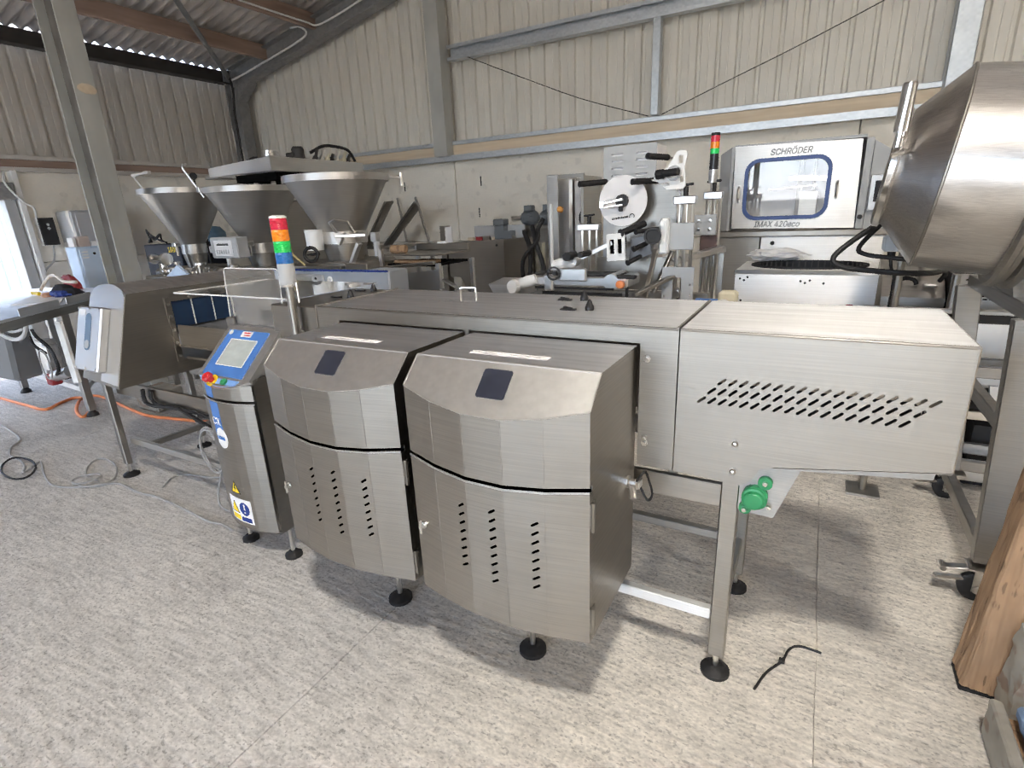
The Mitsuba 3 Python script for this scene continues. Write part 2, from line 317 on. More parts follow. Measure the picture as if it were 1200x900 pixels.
# corrugated roof
def roof_mesh(y0, y1, x0, x1):
    n = int((y1 - y0) / 0.146 * 6); yy = np.linspace(y0, y1, n); dzv = 0.027 * np.cos(yy / 0.146 * 2 * math.pi); v, f = [], []
    for y, d in zip(yy, dzv):
        v += [(x0, y, float(roof_z(x0)) + d), (x1, y, float(roof_z(x1)) + d)]
    v = np.array(v)
    for k in range(1, n): f += [(2 * k - 2, 2 * k - 1, 2 * k + 1), (2 * k - 2, 2 * k + 1, 2 * k)]
    top = v + (0, 0, 0.012)
    return trimesh.Trimesh(np.vstack([v, top]), f + [(a + len(v), c + len(v), b + len(v)) for a, b, c in f], process=False)
scene['ceiling'] = mikit.ply(cat([roof_mesh(YF, YB + 0.15, -8.74, 1.0), roof_mesh(YF, YB + 0.15, 1.0, 10.5)]), ROOF, True); say('ceiling', kind='structure')
scene['mat_fill_panel'] = {'type': 'diffuse', 'reflectance': rgb(0.75, 0.75, 0.75)}
for x0, x1 in ((-3.5, 0.0), (0.7, 4.2)):  # unseen glowing panels added for fill light and steel reflections
    for y in (-6.6, -3.45, -0.3, 2.85, 5.45):
        m = roof_mesh(y - 0.5, y + 0.5, x0, x1); v = np.array(m.vertices)[:len(m.vertices) // 2] - (0, 0, 0.012); f = np.array(m.faces)[:len(m.faces) // 2]
        k = part('ceiling', 'fill_panel', trimesh.Trimesh(v, f, process=False), 'mat_fill_panel', 'unseen glowing roof panel added for fill light', smooth=False)
        scene[k]['emitter'] = {'type': 'area', 'radiance': rgb(FILL_PANEL * 0.97, FILL_PANEL, FILL_PANEL * 1.02)}
# purlins, eaves beam, rafter, posts
def purlin(x, name):
    z = float(roof_z(x)) - 0.035
    struct(name, cat([box(x - 0.035, x + 0.035, YF, YB - 0.12, z - 0.19, z, 0.004)]), PURLIN)
ti = 1
for x in (-7.65, -6.56, -5.4, -4.2, -3.0, -1.8, -0.6, 0.6, 2.2, 3.8, 5.4, 7.0):
    purlin(x, f'trim_{ti}'); ti += 1
struct(f'trim_{ti}', cat([box(-8.70, -8.62, YF, YB - 0.15, 3.76, 3.93, 0.005), box(-8.72, -8.56, YF, YB - 0.15, 3.745, 3.76, 0.003)]), DARKIRON); ti += 1
def sloped(x0, x1, za, zb, h, y0, y1):
    return hull([(x, y, z) for x, z in ((x0, za), (x0, za - h), (x1, zb), (x1, zb - h)) for y in (y0, y1)])
zt = lambda x: 3.985 + 0.180 * (x + 8.28)
struct(f'trim_{ti}', cat([sloped(-8.5, 1.0, zt(-8.5), zt(1.0), 0.30, 6.33, 6.345), sloped(-8.5, 1.0, zt(-8.5), zt(1.0), 0.016, 6.25, 6.42), sloped(-8.5, 1.0, zt(-8.5) - 0.285, zt(1.0) - 0.285, 0.016, 6.25, 6.42),
       sloped(1.0, 9.0, zt(1.0), zt(-6.4), 0.30, 6.25, 6.42)]), GREYSTEEL); ti += 1
struct(f'trim_{ti}', cat([box(-8.62, -8.60, 6.24, 6.42, 0, 3.95), box(-8.60, -8.36, 6.325, 6.337, 0, 3.9), box(-8.36, -8.34, 6.24, 6.42, 0, 3.66), hull([(-8.36, y, z) for y in (6.25, 6.41) for z in (3.45, 3.66)] + [(-8.05, y, z) for y in (6.25, 6.41) for z in (3.70, 3.73)])]), GREYSTEEL); ti += 1
struct(f'trim_{ti}', cat([box(-4.62, -4.605, 6.28, 6.46, PT, 5.2), box(-4.605, -4.43, 6.36, 6.375, PT, 5.2), box(-4.43, -4.415, 6.28, 6.46, PT, 5.2), box(-4.62, -4.415, 6.275, 6.28, PT, 5.2)]), COLUMN); ti += 1      # gable post
struct(f'trim_{ti}', box(0.765, 0.945, 6.32, 6.50, PT, 6.0, 0.01), GALV); ti += 1                                  # galvanised post
struct(f'trim_{ti}', cat([box(-4.36, 0.76, 6.44, 6.455, 3.44, 3.61), box(-4.36, 0.76, 6.36, 6.44, 3.597, 3.61), box(-4.36, 0.76, 6.36, 6.44, 3.44, 3.453), box(-4.36, 0.76, 6.35, 6.36, 3.57, 3.61), box(-4.36, 0.76, 6.35, 6.36, 3.44, 3.475)]), GALV); ti += 1   # upper sheeting rail
struct(f'trim_{ti}', cat([box(-1.77, -1.69, 6.36, 6.46, 2.53, 3.44, 0.004)]), GALV); ti += 1
# band along the top of the concrete: galvanised strip, timber, galvanised channel
struct(f'trim_{ti}', box(XL + 0.1, XR, 6.42, 6.52, 2.475, 2.525, 0.004), GALV); ti += 1
struct(f'trim_{ti}', box(XL + 0.1, XR, 6.43, 6.52, 2.35, 2.475, 0.004), TIMBERC); ti += 1
struct(f'trim_{ti}', cat([box(XL + 0.1, XR, 6.36, 6.50, 2.34, 2.35), box(XL + 0.1, XR, 6.36, 6.372, 2.275, 2.35, 0.002)]), GALV); ti += 1
struct(f'trim_{ti}', box(XL + 0.02, XL + 0.13, DY0 - 0.3, YB - 0.3, 2.47, 2.52, 0.004), CLADL); ti += 1
struct(f'trim_{ti}', box(XL + 0.02, XL + 0.10, DY0 - 0.3, YB - 0.3, 2.38, 2.47, 0.004), PURLIN); ti += 1
struct(f'trim_{ti}', box(XL + 0.02, XL + 0.15, DY0 - 0.3, YB - 0.3, 2.33, 2.38, 0.004), CLADL); ti += 1
# doorway on the left: white frame and a dark head box, the jamb behind it
struct('door_1', cat([box(XL - 0.1, XL + 0.16, 3.16, 3.22, 0, 2.34, 0.005), box(XL - 0.1, XL + 0.16, DY0 - 0.08, DY0, 0, 2.34, 0.005)]), WHITE)
part('door_1', 'head_box', box(XL - 0.02, XL + 0.18, DY0, 3.15, 2.0, 2.20, 0.01), GREYSTEEL, 'dark head of the doorway', smooth=False)
part('door_1', 'guide_rail', box(XL - 0.05, XL + 0.12, 3.03, 3.14, 0, 2.02, 0.006), MIDGREY, smooth=False)
o = thing('outbuilding', 'pale blue clad building outside the left doorway', 'building')
part(o, 'wall', cat([clad_sheet(-4, 9, lambda s, d: (-14.5 - d, s), 0.5, 3.6)]), PALEBLUE, smooth=False)
part(o, 'plinth', box(-14.9, -14.5, -4, 9, -0.3, 0.5), CONC, smooth=False)
part(o, 'roof', hull([(-14.2, y, 3.6) for y in (-4.2, 9.2)] + [(-18, y, 4.6) for y in (-4.2, 9.2)] + [(-14.2, y, 3.5) for y in (-4.2, 9.2)] + [(-18, y, 3.5) for y in (-4.2, 9.2)]), MIDGREY, smooth=False)
for i, (x, y, s) in enumerate(((-10.4, 2.6, 0.33), (-12.0, 4.0, 0.5), (-10.8, 1.2, 0.3))):
    m = trimesh.creation.icosphere(2, 1.0); vv = np.array(m.vertices); vv *= (1 + 0.5 * (meshkit.fbm(vv * 1.7 + i * 3, 3) - 0.5))[:, None]; vv = vv * (s * 1.6, s * 1.6, s) + (x, y, -0.3 + s * 0.4); vv[:, 2] = np.maximum(vv[:, 2], -0.31); m.vertices = vv
    one('rubble_heap', m, YARD, ('pale heap of rubble seen through the left doorway', 'largest pale rubble heap, farthest into the yard', 'low pale rubble heap nearest the frame edge of the doorway')[i], 'rubble', smooth=False)

# ceiling lamps (LED high bays)
scene['mat_led'] = {'type': 'diffuse', 'reflectance': rgb(0.7, 0.7, 0.7)}
for i, (x, y) in enumerate(LAMP_AT):
    zl = min(5.0, float(roof_z(x)) - 0.45)
    o = thing('ceiling_lamp', ['round LED high bay lamp hanging above the aisle in front of the reject cabinets', 'round LED high bay lamp hanging far to the right beyond the tumbler'][i], 'lamp')
    part(o, 'housing', lathe((x, y, zl + 0.02), (0, 0, 1), [(0, 0), (0, 0.27), (0.05, 0.27), (0.12, 0.12), (0.2, 0.10), (0.2, 0)]), GREYSTEEL)
    k = part(o, 'diffuser', lathe((x, y, zl), (0, 0, -1), [(0, 0.24), (0.012, 0.22), (0.016, 0)], 24), 'mat_led', smooth=False)
    scene[k]['emitter'] = {'type': 'area', 'radiance': rgb(LAMP * 1.0, LAMP * 0.93, LAMP * 0.82)}
    part(o, 'hanger', cyl((x, y, zl + 0.2), (x, y, float(roof_z(x)) - 0.02), 0.012, 6), GREYSTEEL)

# the tall steel column, I section, flanges across
o = thing('steel_column', 'tall grey steel I-section column with a cream paint patch, left of the hoppers', 'column')
cx0, cx1, cy = -6.31, -5.98, 2.92
part(o, 'flange', box(cx1 - 0.016, cx1, cy - 0.09, cy + 0.09, 0, 4.35, 0.003), COLUMN, smooth=False)
part(o, 'flange', box(cx0, cx0 + 0.016, cy - 0.09, cy + 0.09, 0, 4.35, 0.003), COLUMN, smooth=False)
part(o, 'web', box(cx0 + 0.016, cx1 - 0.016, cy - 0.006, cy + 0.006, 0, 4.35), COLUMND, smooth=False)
pp = polyex(affinity.scale(Point(0, 0).buffer(1), 0.075, 0.042).union(affinity.translate(affinity.scale(Point(0, 0).buffer(1), 0.05, 0.034), 0.03, -0.008)), 'x', 0, 0.003); pp.apply_translation((cx1 + 0.0005, cy + 0.01, 2.83)); part(o, "paint_patch", pp, TIMBERC, 'cream paint patch')
part(o, 'base_plate', box(cx0 - 0.05, cx1 + 0.05, cy - 0.14, cy + 0.14, 0, 0.02), COLUMN, smooth=False)

# ================================================================== THE INSPECTION LINE (guarded conveyor with a metal detector head)
ic = thing('inspection_conveyor', 'long stainless steel guarded conveyor with metal detector head, running across the middle', 'conveyor')
GY0, GY1, GZ = 1.60, 2.13, 1.25
CABX = [(-1.73, -1.115), (-1.075, -0.465)]
# centre guard: folded sheet with two openings for the reject cabinets
front = sbox(-1.868, 0.786, -0.338, GZ)
for a, b in CABX: front = front.difference(sbox(a - 0.012, 0.70, b + 0.012, 1.197))
cg = part(ic, 'centre_guard', cat([polyex(front, 'y', GY0, GY0 + 0.004), box(-1.868, -0.338, GY1 - 0.004, GY1, 0.786, GZ),
      box(-1.868, -1.864, GY0, GY1, 0.786, GZ), box(-0.342, -0.338, GY0, GY1, 0.786, GZ), cyl((-1.868, GY0 + 0.003, GZ - 0.003), (-0.338, GY0 + 0.003, GZ - 0.003), 0.0045, 8), box(-1.872, -1.862, GY0 - 0.001, GY1, GZ - 0.005, GZ + 0.006), box(-0.345, -0.338, GY0, GY1, GZ - 0.003, GZ + 0.003)]), STEEL)
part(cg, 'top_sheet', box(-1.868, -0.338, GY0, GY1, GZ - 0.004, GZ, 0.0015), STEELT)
part(cg, 'handle', tube([(-1.31, 1.885, GZ), (-1.31, 1.885, GZ + 0.045), (-1.305, 1.887, GZ + 0.054), (-1.25, 1.902, GZ + 0.054), (-1.245, 1.903, GZ + 0.045), (-1.245, 1.903, GZ)], 0.006, 8, 3), CHROME, 'chrome grab handle')
for x, y in ((-0.86, 2.00), (-0.76, 1.80)):
    part(cg, 'hinge_knob', lathe((x + 0.055, y + 0.02, GZ), (0, 0, 1), [(0, 0.016), (0.01, 0.017), (0.03, 0.009), (0.038, 0.004), (0.04, 0)], 12), BLACKGLOSS)
    part(cg, 'lift_latch', cat([box(x - 0.05, x + 0.01, y - 0.01, y + 0.012, GZ, GZ + 0.006, 0.002), cyl((x - 0.045, y + 0.02, GZ + 0.006), (x + 0.0, y - 0.01, GZ + 0.006), 0.006, 6)]), BLACKGLOSS)
for x, y in ((-1.40, 1.86), (-1.375, 1.866), (-1.35, 1.872), (-1.47, 1.86)): part(cg, 'screw_head', lathe((x, y, GZ), (0, 0, 1), [(0, 0.006), (0.003, 0.005), (0.004, 0)], 8), CHROME)
for z in (1.150, 0.868): part(cg, 'bolt', lathe((-0.43, GY0, z), (0, -1, 0), [(0, 0.011), (0.004, 0.011), (0.004, 0.007), (0.012, 0.007), (0.012, 0)], 10), CHROME)
part(cg, 'bolt', lathe((-0.43, GY0, 0.885), (0, -1, 0), [(0, 0.009), (0.008, 0.007), (0.009, 0)], 10), CHROME)
# discharge guard at the right with three rows of slanted slots
dg_poly = Polygon([(-0.334, GZ), (0.358, GZ), (0.358, 0.922), (-0.062, 0.853), (-0.085, 0.842), (-0.105, 0.800), (-0.133, 0.778), (-0.334, 0.786)])
slots = []
for r in range(3):
    for i in range(18):
        cxs, czs = -0.208 + 0.0295 * i - 0.027 * r, 1.100 - 0.031 * r
        slots.append(LineString([(cxs - 0.0085, czs - 0.0075), (cxs + 0.0085, czs + 0.0075)]).buffer(0.0040, quad_segs=3))
dg = part(ic, 'discharge_guard', cat([polyex(dg_poly.difference(union_all(slots)), 'y', GY0, GY0 + 0.004), box(-0.334, 0.358, GY1 - 0.004, GY1, 0.85, GZ),
      box(0.354, 0.358, GY0, GY1, 0.922, GZ), cyl((-0.334, GY0 + 0.003, GZ - 0.003), (0.358, GY0 + 0.003, GZ - 0.003), 0.0045, 8), cyl((0.355, GY0 + 0.003, GZ - 0.003), (0.355, GY0 + 0.003, 0.922), 0.0045, 8),
      hull([(x, y, z) for x, z in ((-0.05, 0.853), (0.356, 0.920), (0.356, 0.918), (-0.05, 0.851)) for y in (GY0, GY0 + 0.02)])]), STEEL)
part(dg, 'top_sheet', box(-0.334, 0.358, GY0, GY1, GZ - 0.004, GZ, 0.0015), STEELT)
for z in (0.913, 0.822): part(dg, 'dome_nut', lathe((-0.157, GY0, z), (0, -1, 0), [(0, 0.010), (0.006, 0.010), (0.012, 0.006), (0.014, 0)], 10), CHROME)
part(ic, 'tail_plate', polyex([(-0.15, 0.87), (0.03, 0.90), (0.02, 0.838), (-0.035, 0.672), (-0.132, 0.676), (-0.15, 0.70)], 'y', 1.632, 1.640), STEELD)
part(ic, 'tail_rail', polyex([(-0.05, 0.90), (0.34, 0.945), (0.33, 0.875), (0.02, 0.838), (-0.05, 0.838)], 'y', 1.645, 1.70), STEELD)
part(ic, 'discharge_belt', cat([box(-0.30, 0.33, 1.70, 2.05, 0.93, 0.96, 0.01)]), BELT, 'grey conveyor belt')
hb = part(ic, 'bearing_housing', cat([polyex(rrect(-0.125, -0.055, 0.700, 0.775, 0.03).union(Point(-0.066, 0.79).buffer(0.020)).union(Point(-0.115, 0.695).buffer(0.018)), 'y', 1.615, 1.632)]), GREEN, 'green bearing housing')
part(hb, 'cap', lathe((-0.092, 1.615, 0.738), (0, -1, 0), [(0, 0.036), (0.012, 0.035), (0.014, 0.029), (0.028, 0.027), (0.031, 0.024), (0.031, 0)], 24), GREEN)
for x, z in ((-0.066, 0.792), (-0.117, 0.692), (-0.050, 0.715)): part(hb, 'bolt', lathe((x, 1.615, z), (0, -1, 0), [(0, 0.008), (0.008, 0.007), (0.009, 0)], 8), CHROME)
# frame: legs, feet, rails
for x, y in ((-0.163, 1.655), (-0.163, 2.155), (-3.945, 1.605), (-3.945, 2.125), (-2.02, 2.155)):
    hw_ = 0.027 if x > -3 else 0.021
    lg = part(ic, 'leg', box(x - hw_, x + hw_, y - hw_ + 0.001, y + hw_ - 0.001, 0.085, 0.80 if x > -3 else 0.72, 0.004), STEEL if x > -3 else STEELD)
    ft = part(lg, 'foot', lathe((x, y, 0), (0, 0, 1), [(0, 0), (0, 0.050), (0.012, 0.050), (0.022, 0.034), (0.03, 0.016), (0.03, 0)], 20), BLACK, 'black rubber foot')
    part(lg, 'spindle', cyl((x, y, 0.03), (x, y, 0.087), 0.010, 10), CHROME)
part(ic, 'rail', box(-3.92, -0.19, 1.638, 1.672, 0.225, 0.265, 0.004), STEELL)
part(ic, 'rail', box(-3.92, -0.19, 2.138, 2.172, 0.225, 0.265, 0.004), STEELD)
part(ic, 'cross_rail', box(-0.178, -0.148, 1.68, 2.13, 0.225, 0.265, 0.004), STEELD)
part(ic, 'cross_rail', box(-3.76, -3.725, 1.67, 2.14, 0.215, 0.250, 0.004), STEELD)
part(ic, 'side_channel', cat([box(-0.60, -0.19, 1.650, 1.668, 0.662, 0.745, 0.003), box(-2.2, -0.60, 1.650, 1.668, 0.662, 0.745, 0.003)]), STEEL)
part(ic, 'side_channel', box(-2.2, -0.19, 2.14, 2.16, 0.662, 0.745, 0.003), STEELD)
part(ic, 'side_channel', box(-3.92, -2.2, 1.64, 1.665, 0.58, 0.67, 0.003), STEEL)
part(ic, 'side_channel', box(-3.92, -2.2, 2.12, 2.14, 0.58, 0.67, 0.003), STEELD)
# infeed guard between the clear tunnel and the centre guard
ig = part(ic, 'infeed_guard', cat([box(-2.17, -1.876, GY0, GY1, 0.786, GZ - 0.004, 0.004)]), STEEL)
for x, y in ((-2.03, 2.05), (-1.98, 1.84)):
    part(ig, 'hinge_knob', lathe((x + 0.06, y + 0.015, GZ - 0.004), (0, 0, 1), [(0, 0.016), (0.01, 0.017), (0.03, 0.009), (0.038, 0.004), (0.04, 0)], 12), BLACKGLOSS)
    part(ig, 'lift_latch', cat([box(x - 0.05, x + 0.01, y - 0.01, y + 0.012, GZ - 0.004, GZ + 0.003, 0.002)]), BLACKGLOSS)
# metal detector head: arched body with a tunnel through it
HX0, HX1 = -3.875, -3.47
arch = [(HX0, 1.225), (HX0 + 0.035, 1.262), (HX0 + 0.10, 1.283), (HX0 + 0.20, 1.292), (HX1 - 0.10, 1.280), (HX1 - 0.04, 1.265), (HX1, 1.243)]
yf = lambda z: 1.468 + (z - 0.72) * 0.31
hp = [(x, y, z) for x, z in arch for y in (yf(z), 2.62)] + [(x, y, 0.745 if x < -3.6 else 0.715) for x in (HX0, HX1) for y in (yf(0.72), 2.62)]
import manifold3d as m3
def mani(m): return m3.Manifold(m3.Mesh(np.array(m.vertices, np.float32), np.array(m.faces, np.uint32)))
hd = mani(hull(hp)) - mani(box(-4.2, -3.2, 1.865, 2.42, 0.80, 1.165))
hm = hd.to_mesh(); hm = trimesh.Trimesh(hm.vert_properties[:, :3], hm.tri_verts, process=True)
head = part(ic, 'detector_head', hm, STEELD, 'dull steel metal detector head with arched top', smooth=False)
part(head, 'top_sheet', hull([(x, y, z + 0.0015 + q) for x, z in arch for y in (yf(z) + 0.004, 2.618) for q in (0, 0.001)] ), STEELT, smooth=False)  # overlay in lightened steel for the band of light on top
T_ = V(0, 0.31, 1.0); T_ /= np.linalg.norm(T_); NRM = np.cross(V(1, 0, 0), T_)          # face axes of the tilted front
FO = V(HX0, yf(0.72), 0.72)
fl = lambda m: local(m, FO, V(1, 0, 0), T_, -np.cross(T_, V(1, 0, 0)))      # local x right, y up the slope, z out of the face
pl = Polygon([(0.008, 0.04), (0.397, 0.012), (0.397, 0.53), (0.36, 0.575), (0.29, 0.597), (0.20, 0.605), (0.10, 0.595), (0.045, 0.572), (0.008, 0.525)])
part(head, 'face_plate', fl(polyex(pl, 'z', -0.003, 0.003)), ALU, 'pale matt face plate', smooth=False)
part(head, 'control_box', fl(box(-0.005, 0.265, 0.075, 0.46, 0.003, 0.055, 0.008)), ALU, smooth=False)
part(head, 'blue_stripe', fl(polyex(rrect(0.10, 0.165, 0.20, 0.42, 0.03), 'z', 0.055, 0.057)), mat('faded_blue', (0.13, 0.20, 0.30), 0.5), 'faded blue stripe with round badge', smooth=False)
part(head, 'badge', fl(lathe((0.132, 0.235, 0.056), (0, 0, 1), [(0, 0.026), (0.003, 0.026), (0.003, 0)], 16)), MIDGREY)
part(head, 'label', fl(box(0.02, 0.09, 0.405, 0.44, 0.055, 0.057)), PAPER, 'small white label', smooth=False)
for x, y in ((0.012, 0.445), (0.13, 0.445), (0.245, 0.445), (0.012, 0.092), (0.13, 0.092), (0.245, 0.092)): part(head, 'screw', fl(lathe((x, y, 0.055), (0, 0, 1), [(0, 0.008), (0.004, 0.007), (0.005, 0)], 8)), CHROME)
part(head, 'tunnel_collar', cat([box(HX1, HX1 + 0.006, 1.83, 1.866, 0.79, 1.19), box(HX1, HX1 + 0.006, 1.866, 2.44, 1.165, 1.19), box(HX1, HX1 + 0.006, 2.42, 2.44, 0.79, 1.165)]), STEELD)
for z in (1.150, 1.075, 0.99, 0.91, 0.826): part(head, 'collar_bolt', lathe((HX1 + 0.006, 1.848, z), (1, 0, 0), [(0, 0.010), (0.005, 0.009), (0.007, 0)], 8), CHROME)
for y in (1.98, 2.12, 2.26): part(head, 'collar_bolt', lathe((HX1 + 0.006, y, 1.178), (1, 0, 0), [(0, 0.008), (0.005, 0.007), (0.006, 0)], 8), CHROME)
for k in range(4):
    y0 = 1.868 + k * 0.137
    part(head, 'curtain_strip', box(HX1 - 0.015, HX1 - 0.010 + 0.002 * (k % 2), y0, y0 + 0.128, 1.0, 1.165), CURTAIN, 'dark blue curtain strip', smooth=False)
for k in range(1, 4): part(head, 'curtain_seam', box(HX1 - 0.010, HX1 - 0.006, 1.868 + k * 0.137 - 0.008, 1.868 + k * 0.137 - 0.001, 1.0, 1.165), WHITE, smooth=False)
# belt conveyor through the head and the clear tunnel
part(ic, 'infeed_belt', box(-4.15, -2.19, 1.885, 2.395, 0.955, 0.985, 0.006), BELT, 'grey conveyor belt')
part(ic, 'belt_side_plate', cat([box(-3.455, -2.19, 1.868, 1.876, 0.885, 1.02), box(-3.455, -2.19, 1.850, 1.868, 0.885, 0.892)]), STEELD)
part(ic, 'belt_side_plate', box(-4.1, -2.19, 2.40, 2.408, 0.885, 1.02), STEELD)
part(ic, 'drip_tray', box(-3.455, -2.19, 1.88, 2.39, 0.80, 0.815), STEELD)
ct = part(ic, 'clear_tunnel_cover', cat([box(-3.14, -2.18, 1.72, 2.33, 1.247, 1.250), box(-2.62, -2.18, 1.72, 1.723, 0.93, 1.247), box(-3.14, -2.18, 2.327, 2.33, 0.99, 1.247)]), ACRYLIC, 'clear acrylic cover', smooth=False)
part(ct, 'edge_glow_bar', cat([box(-3.143, -2.18, 1.717, 1.725, 1.246, 1.253), box(-3.145, -3.137, 1.72, 2.33, 1.246, 1.253), box(-3.145, -3.137, 2.325, 2.333, 0.99, 1.25)]), WHITE, 'white bar standing for the glow of the acrylic edge', smooth=False)  # white bars painted in for the light glowing in the acrylic edges
cf = part(ic, 'clear_flap', hull([(x, y + d, z) for x0, x1, y, z in ((-2.535, -2.135, 1.630, 1.135), (-2.535, -2.135, 1.645, 1.40)) for x in (x0, x1) for d in (0, 0.004)]), ACRYLIC, 'clear acrylic flap standing open', smooth=False)
part(cf, 'edge_glow_bar', cat([tube([(-2.535, 1.632, 1.135), (-2.535, 1.647, 1.385), (-2.52, 1.647, 1.40), (-2.15, 1.647, 1.40), (-2.135, 1.647, 1.385), (-2.135, 1.632, 1.135)], 0.003, 5, 0)]), FOIL, smooth=False)  # pale tube painted in for the bright flap edges
for x in (-2.515, -2.145): part(cf, 'hinge', box(x - 0.03, x + 0.03, 1.612, 1.629, 1.085, 1.165, 0.006), mat('hinge_grey', (0.16, 0.15, 0.14), 0.4, 0.5) if x < -2.3 else BLACKGLOSS, smooth=False)
# signal tower on a steel pole
TX, TY = -1.985, 1.572
st = part(ic, 'signal_tower', cyl((TX, TY, 0.98), (TX, TY, 1.345), 0.018, 14), STEEL, 'steel pole with stacked signal lights')
part(st, 'mount', cat([box(TX - 0.02, TX + 0.02, TY + 0.01, GY0, 1.0, 1.14, 0.003), lathe((TX, TY, 1.335), (0, 0, 1), [(0, 0.02), (0.0, 0.034), (0.012, 0.036), (0.012, 0)], 16), cyl((TX + 0.02, TY, 1.34), (TX + 0.055, TY - 0.005, 1.35), 0.006, 6), cyl((TX + 0.055, TY - 0.005, 1.355), (TX + 0.055, TY - 0.005, 1.27), 0.004, 6)]), CHROME)
part(st, 'base', lathe((TX, TY, 1.345), (0, 0, 1), [(0, 0), (0, 0.035), (0.088, 0.035), (0.088, 0)], 24), MIDGREY)
z = 1.433
for nm_, mt in (('blue_lens', LENSB), ('green_lens', LENSG), ('orange_lens', LENSO), ('red_lens', LENSR)):
    h = 0.046
    rr = [(0, 0.0), (0, 0.034)]
    for q in range(5): rr += [(0.003 + q * 0.008, 0.035), (0.007 + q * 0.008, 0.0335)]
    part(st, nm_, lathe((TX, TY, z), (0, 0, 1), rr + [(h, 0.034), (h, 0)], 24), mt, nm_.replace('_', ' ')); z += h
part(st, 'cap', lathe((TX, TY, z), (0, 0, 1), [(0, 0.035), (0.008, 0.034), (0.012, 0.02), (0.012, 0)], 20), WHITE)

# ------------------------------------------------------------------ the two reject cabinets
DEP = [0.0, 0.028, 0.045, 0.045, 0.028, 0.0]
FRX = [0.0, 0.19, 0.39, 0.60, 0.80, 1.0]
def bulge(x, x0, x1): return np.interp((np.asarray(x) - x0) / (x1 - x0), FRX, DEP)
def front_sheet(x0, x1, z0, z1, y, k0, k1, cut=None, t=0.004):
    ms = []
    for i in range(5):
        a, b = x0 + (x1 - x0) * FRX[i], x0 + (x1 - x0) * FRX[i + 1]
        p = sbox(a, z0, b, z1)
        if cut is not None: p = p.difference(cut)
        m = polyex(p, 'y', 0, t); v = np.array(m.vertices); k = k0 + (k1 - k0) * (v[:, 2] - z0) / (z1 - z0)
        v[:, 2] -= np.where(v[:, 2] > z1 - 1e-4, 0.5 * bulge(v[:, 0], x0, x1), 0)
        v[:, 1] += y - bulge(v[:, 0], x0, x1) * k; m.vertices = v; ms.append(m)
    return cat(ms)
def reject_cabinet(x0, x1, label, words, slot_cols):
    c = thing('reject_cabinet', label, 'cabinet', 'steel reject cabinets')
    Y, ZB, ZD, ZH, ZT = 1.205, 0.375, 0.885, 1.108, 1.187
    part(c, 'body', cat([box(x0, x0 + 0.004, Y + 0.02, 1.612, ZB, ZD + 0.009), box(x1 - 0.004, x1, Y + 0.02, 1.612, ZB, ZD + 0.009), box(x0, x1, 1.606, 1.612, ZB, ZD), box(x0, x1, Y + 0.02, 1.612, ZB, ZB + 0.004)]), STEEL)
    part(c, 'shade_sheet', box(x0 + 0.004, x1 - 0.004, Y + 0.025, Y + 0.030, ZB + 0.004, ZD), VOID, 'near-black sheet standing for shade inside the cabinet', smooth=False)  # black sheet behind the slots, painted shade of the cabinet inside
    # hood: bulged fascia, slanted top facet, flat top, sides
    xs_ = [x0 + (x1 - x0) * f for f in FRX]; v, f = [], []
    def quad(a, b, cc, d):
        n = len(v); v.extend([a, b, cc, d]); f.extend([(n, n + 1, n + 2), (n, n + 2, n + 3)])
    top_y = 1.287
    for i in range(5):
        a, b = xs_[i], xs_[i + 1]; ya, yb = Y - DEP[i], Y - DEP[i + 1]
        quad((a, ya, ZD + 0.004 - 0.5 * DEP[i]), (b, yb, ZD + 0.004 - 0.5 * DEP[i + 1]), (b, yb, ZH - 0.95 * DEP[i + 1]), (a, ya, ZH - 0.95 * DEP[i]))
    hood = trimesh.Trimesh(v, f, process=False); v, f = [], []
    poly = [(xs_[i], Y - DEP[i], ZH - 0.95 * DEP[i]) for i in range(6)] + [(x1, top_y, ZT), (x0, top_y, ZT)]
    n = len(poly); v.extend(poly); f.extend([(7, i, i + 1) for i in range(5)] + [(7, 5, 6)])
    facet = trimesh.Trimesh(v, f, process=False); v, f = [], []
    quad((x0, top_y, ZT), (x1, top_y, ZT), (x1, 1.612, ZT), (x0, 1.612, ZT))
    for x in (x0, x1):
        n = len(v); v.extend([(x, Y, ZD + 0.008), (x, 1.612, ZD + 0.008), (x, 1.612, ZT), (x, top_y, ZT), (x, Y, ZH)]); f.extend([(n, n + 1, n + 2), (n, n + 2, n + 3), (n, n + 3, n + 4)])
    quad((x0, 1.612, ZD), (x1, 1.612, ZD), (x1, 1.612, ZT), (x0, 1.612, ZT))
    quad((x0, Y + 0.02, ZD + 0.008), (x1, Y + 0.02, ZD + 0.008), (x1, 1.612, ZD + 0.008), (x0, 1.612, ZD + 0.008))
    rest = trimesh.Trimesh(v, f, process=False); topq = trimesh.Trimesh(v[:4], [(0, 1, 2), (0, 2, 3)], process=False); rest = trimesh.Trimesh(v, f[2:], process=False)
    edge = cat([tube(poly[:6], 0.0028, 5, 0), tube([poly[7], poly[6]], 0.0025, 5, 0), tube([poly[5], poly[6]], 0.0025, 5, 0), tube([poly[0], poly[7]], 0.0025, 5, 0)])
    h = part(c, 'hood', cat([hood, rest]), STEEL, smooth=False)
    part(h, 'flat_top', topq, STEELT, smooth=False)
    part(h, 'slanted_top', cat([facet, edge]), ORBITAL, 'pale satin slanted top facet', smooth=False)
    S = V(0, 0.725, 0.689); wx = x0 + (x1 - x0) * 0.508
    part(h, 'window', local(polyex(rrect(-0.047, 0.047, -0.118, -0.024, 0.008), 'z', -0.002, 0.002), V(wx, top_y, ZT), V(1, 0, 0), S, np.cross(V(1, 0, 0), S)), TINT, 'dark tinted window', smooth=False)
    lx = x0 + (x1 - x0) * 0.465
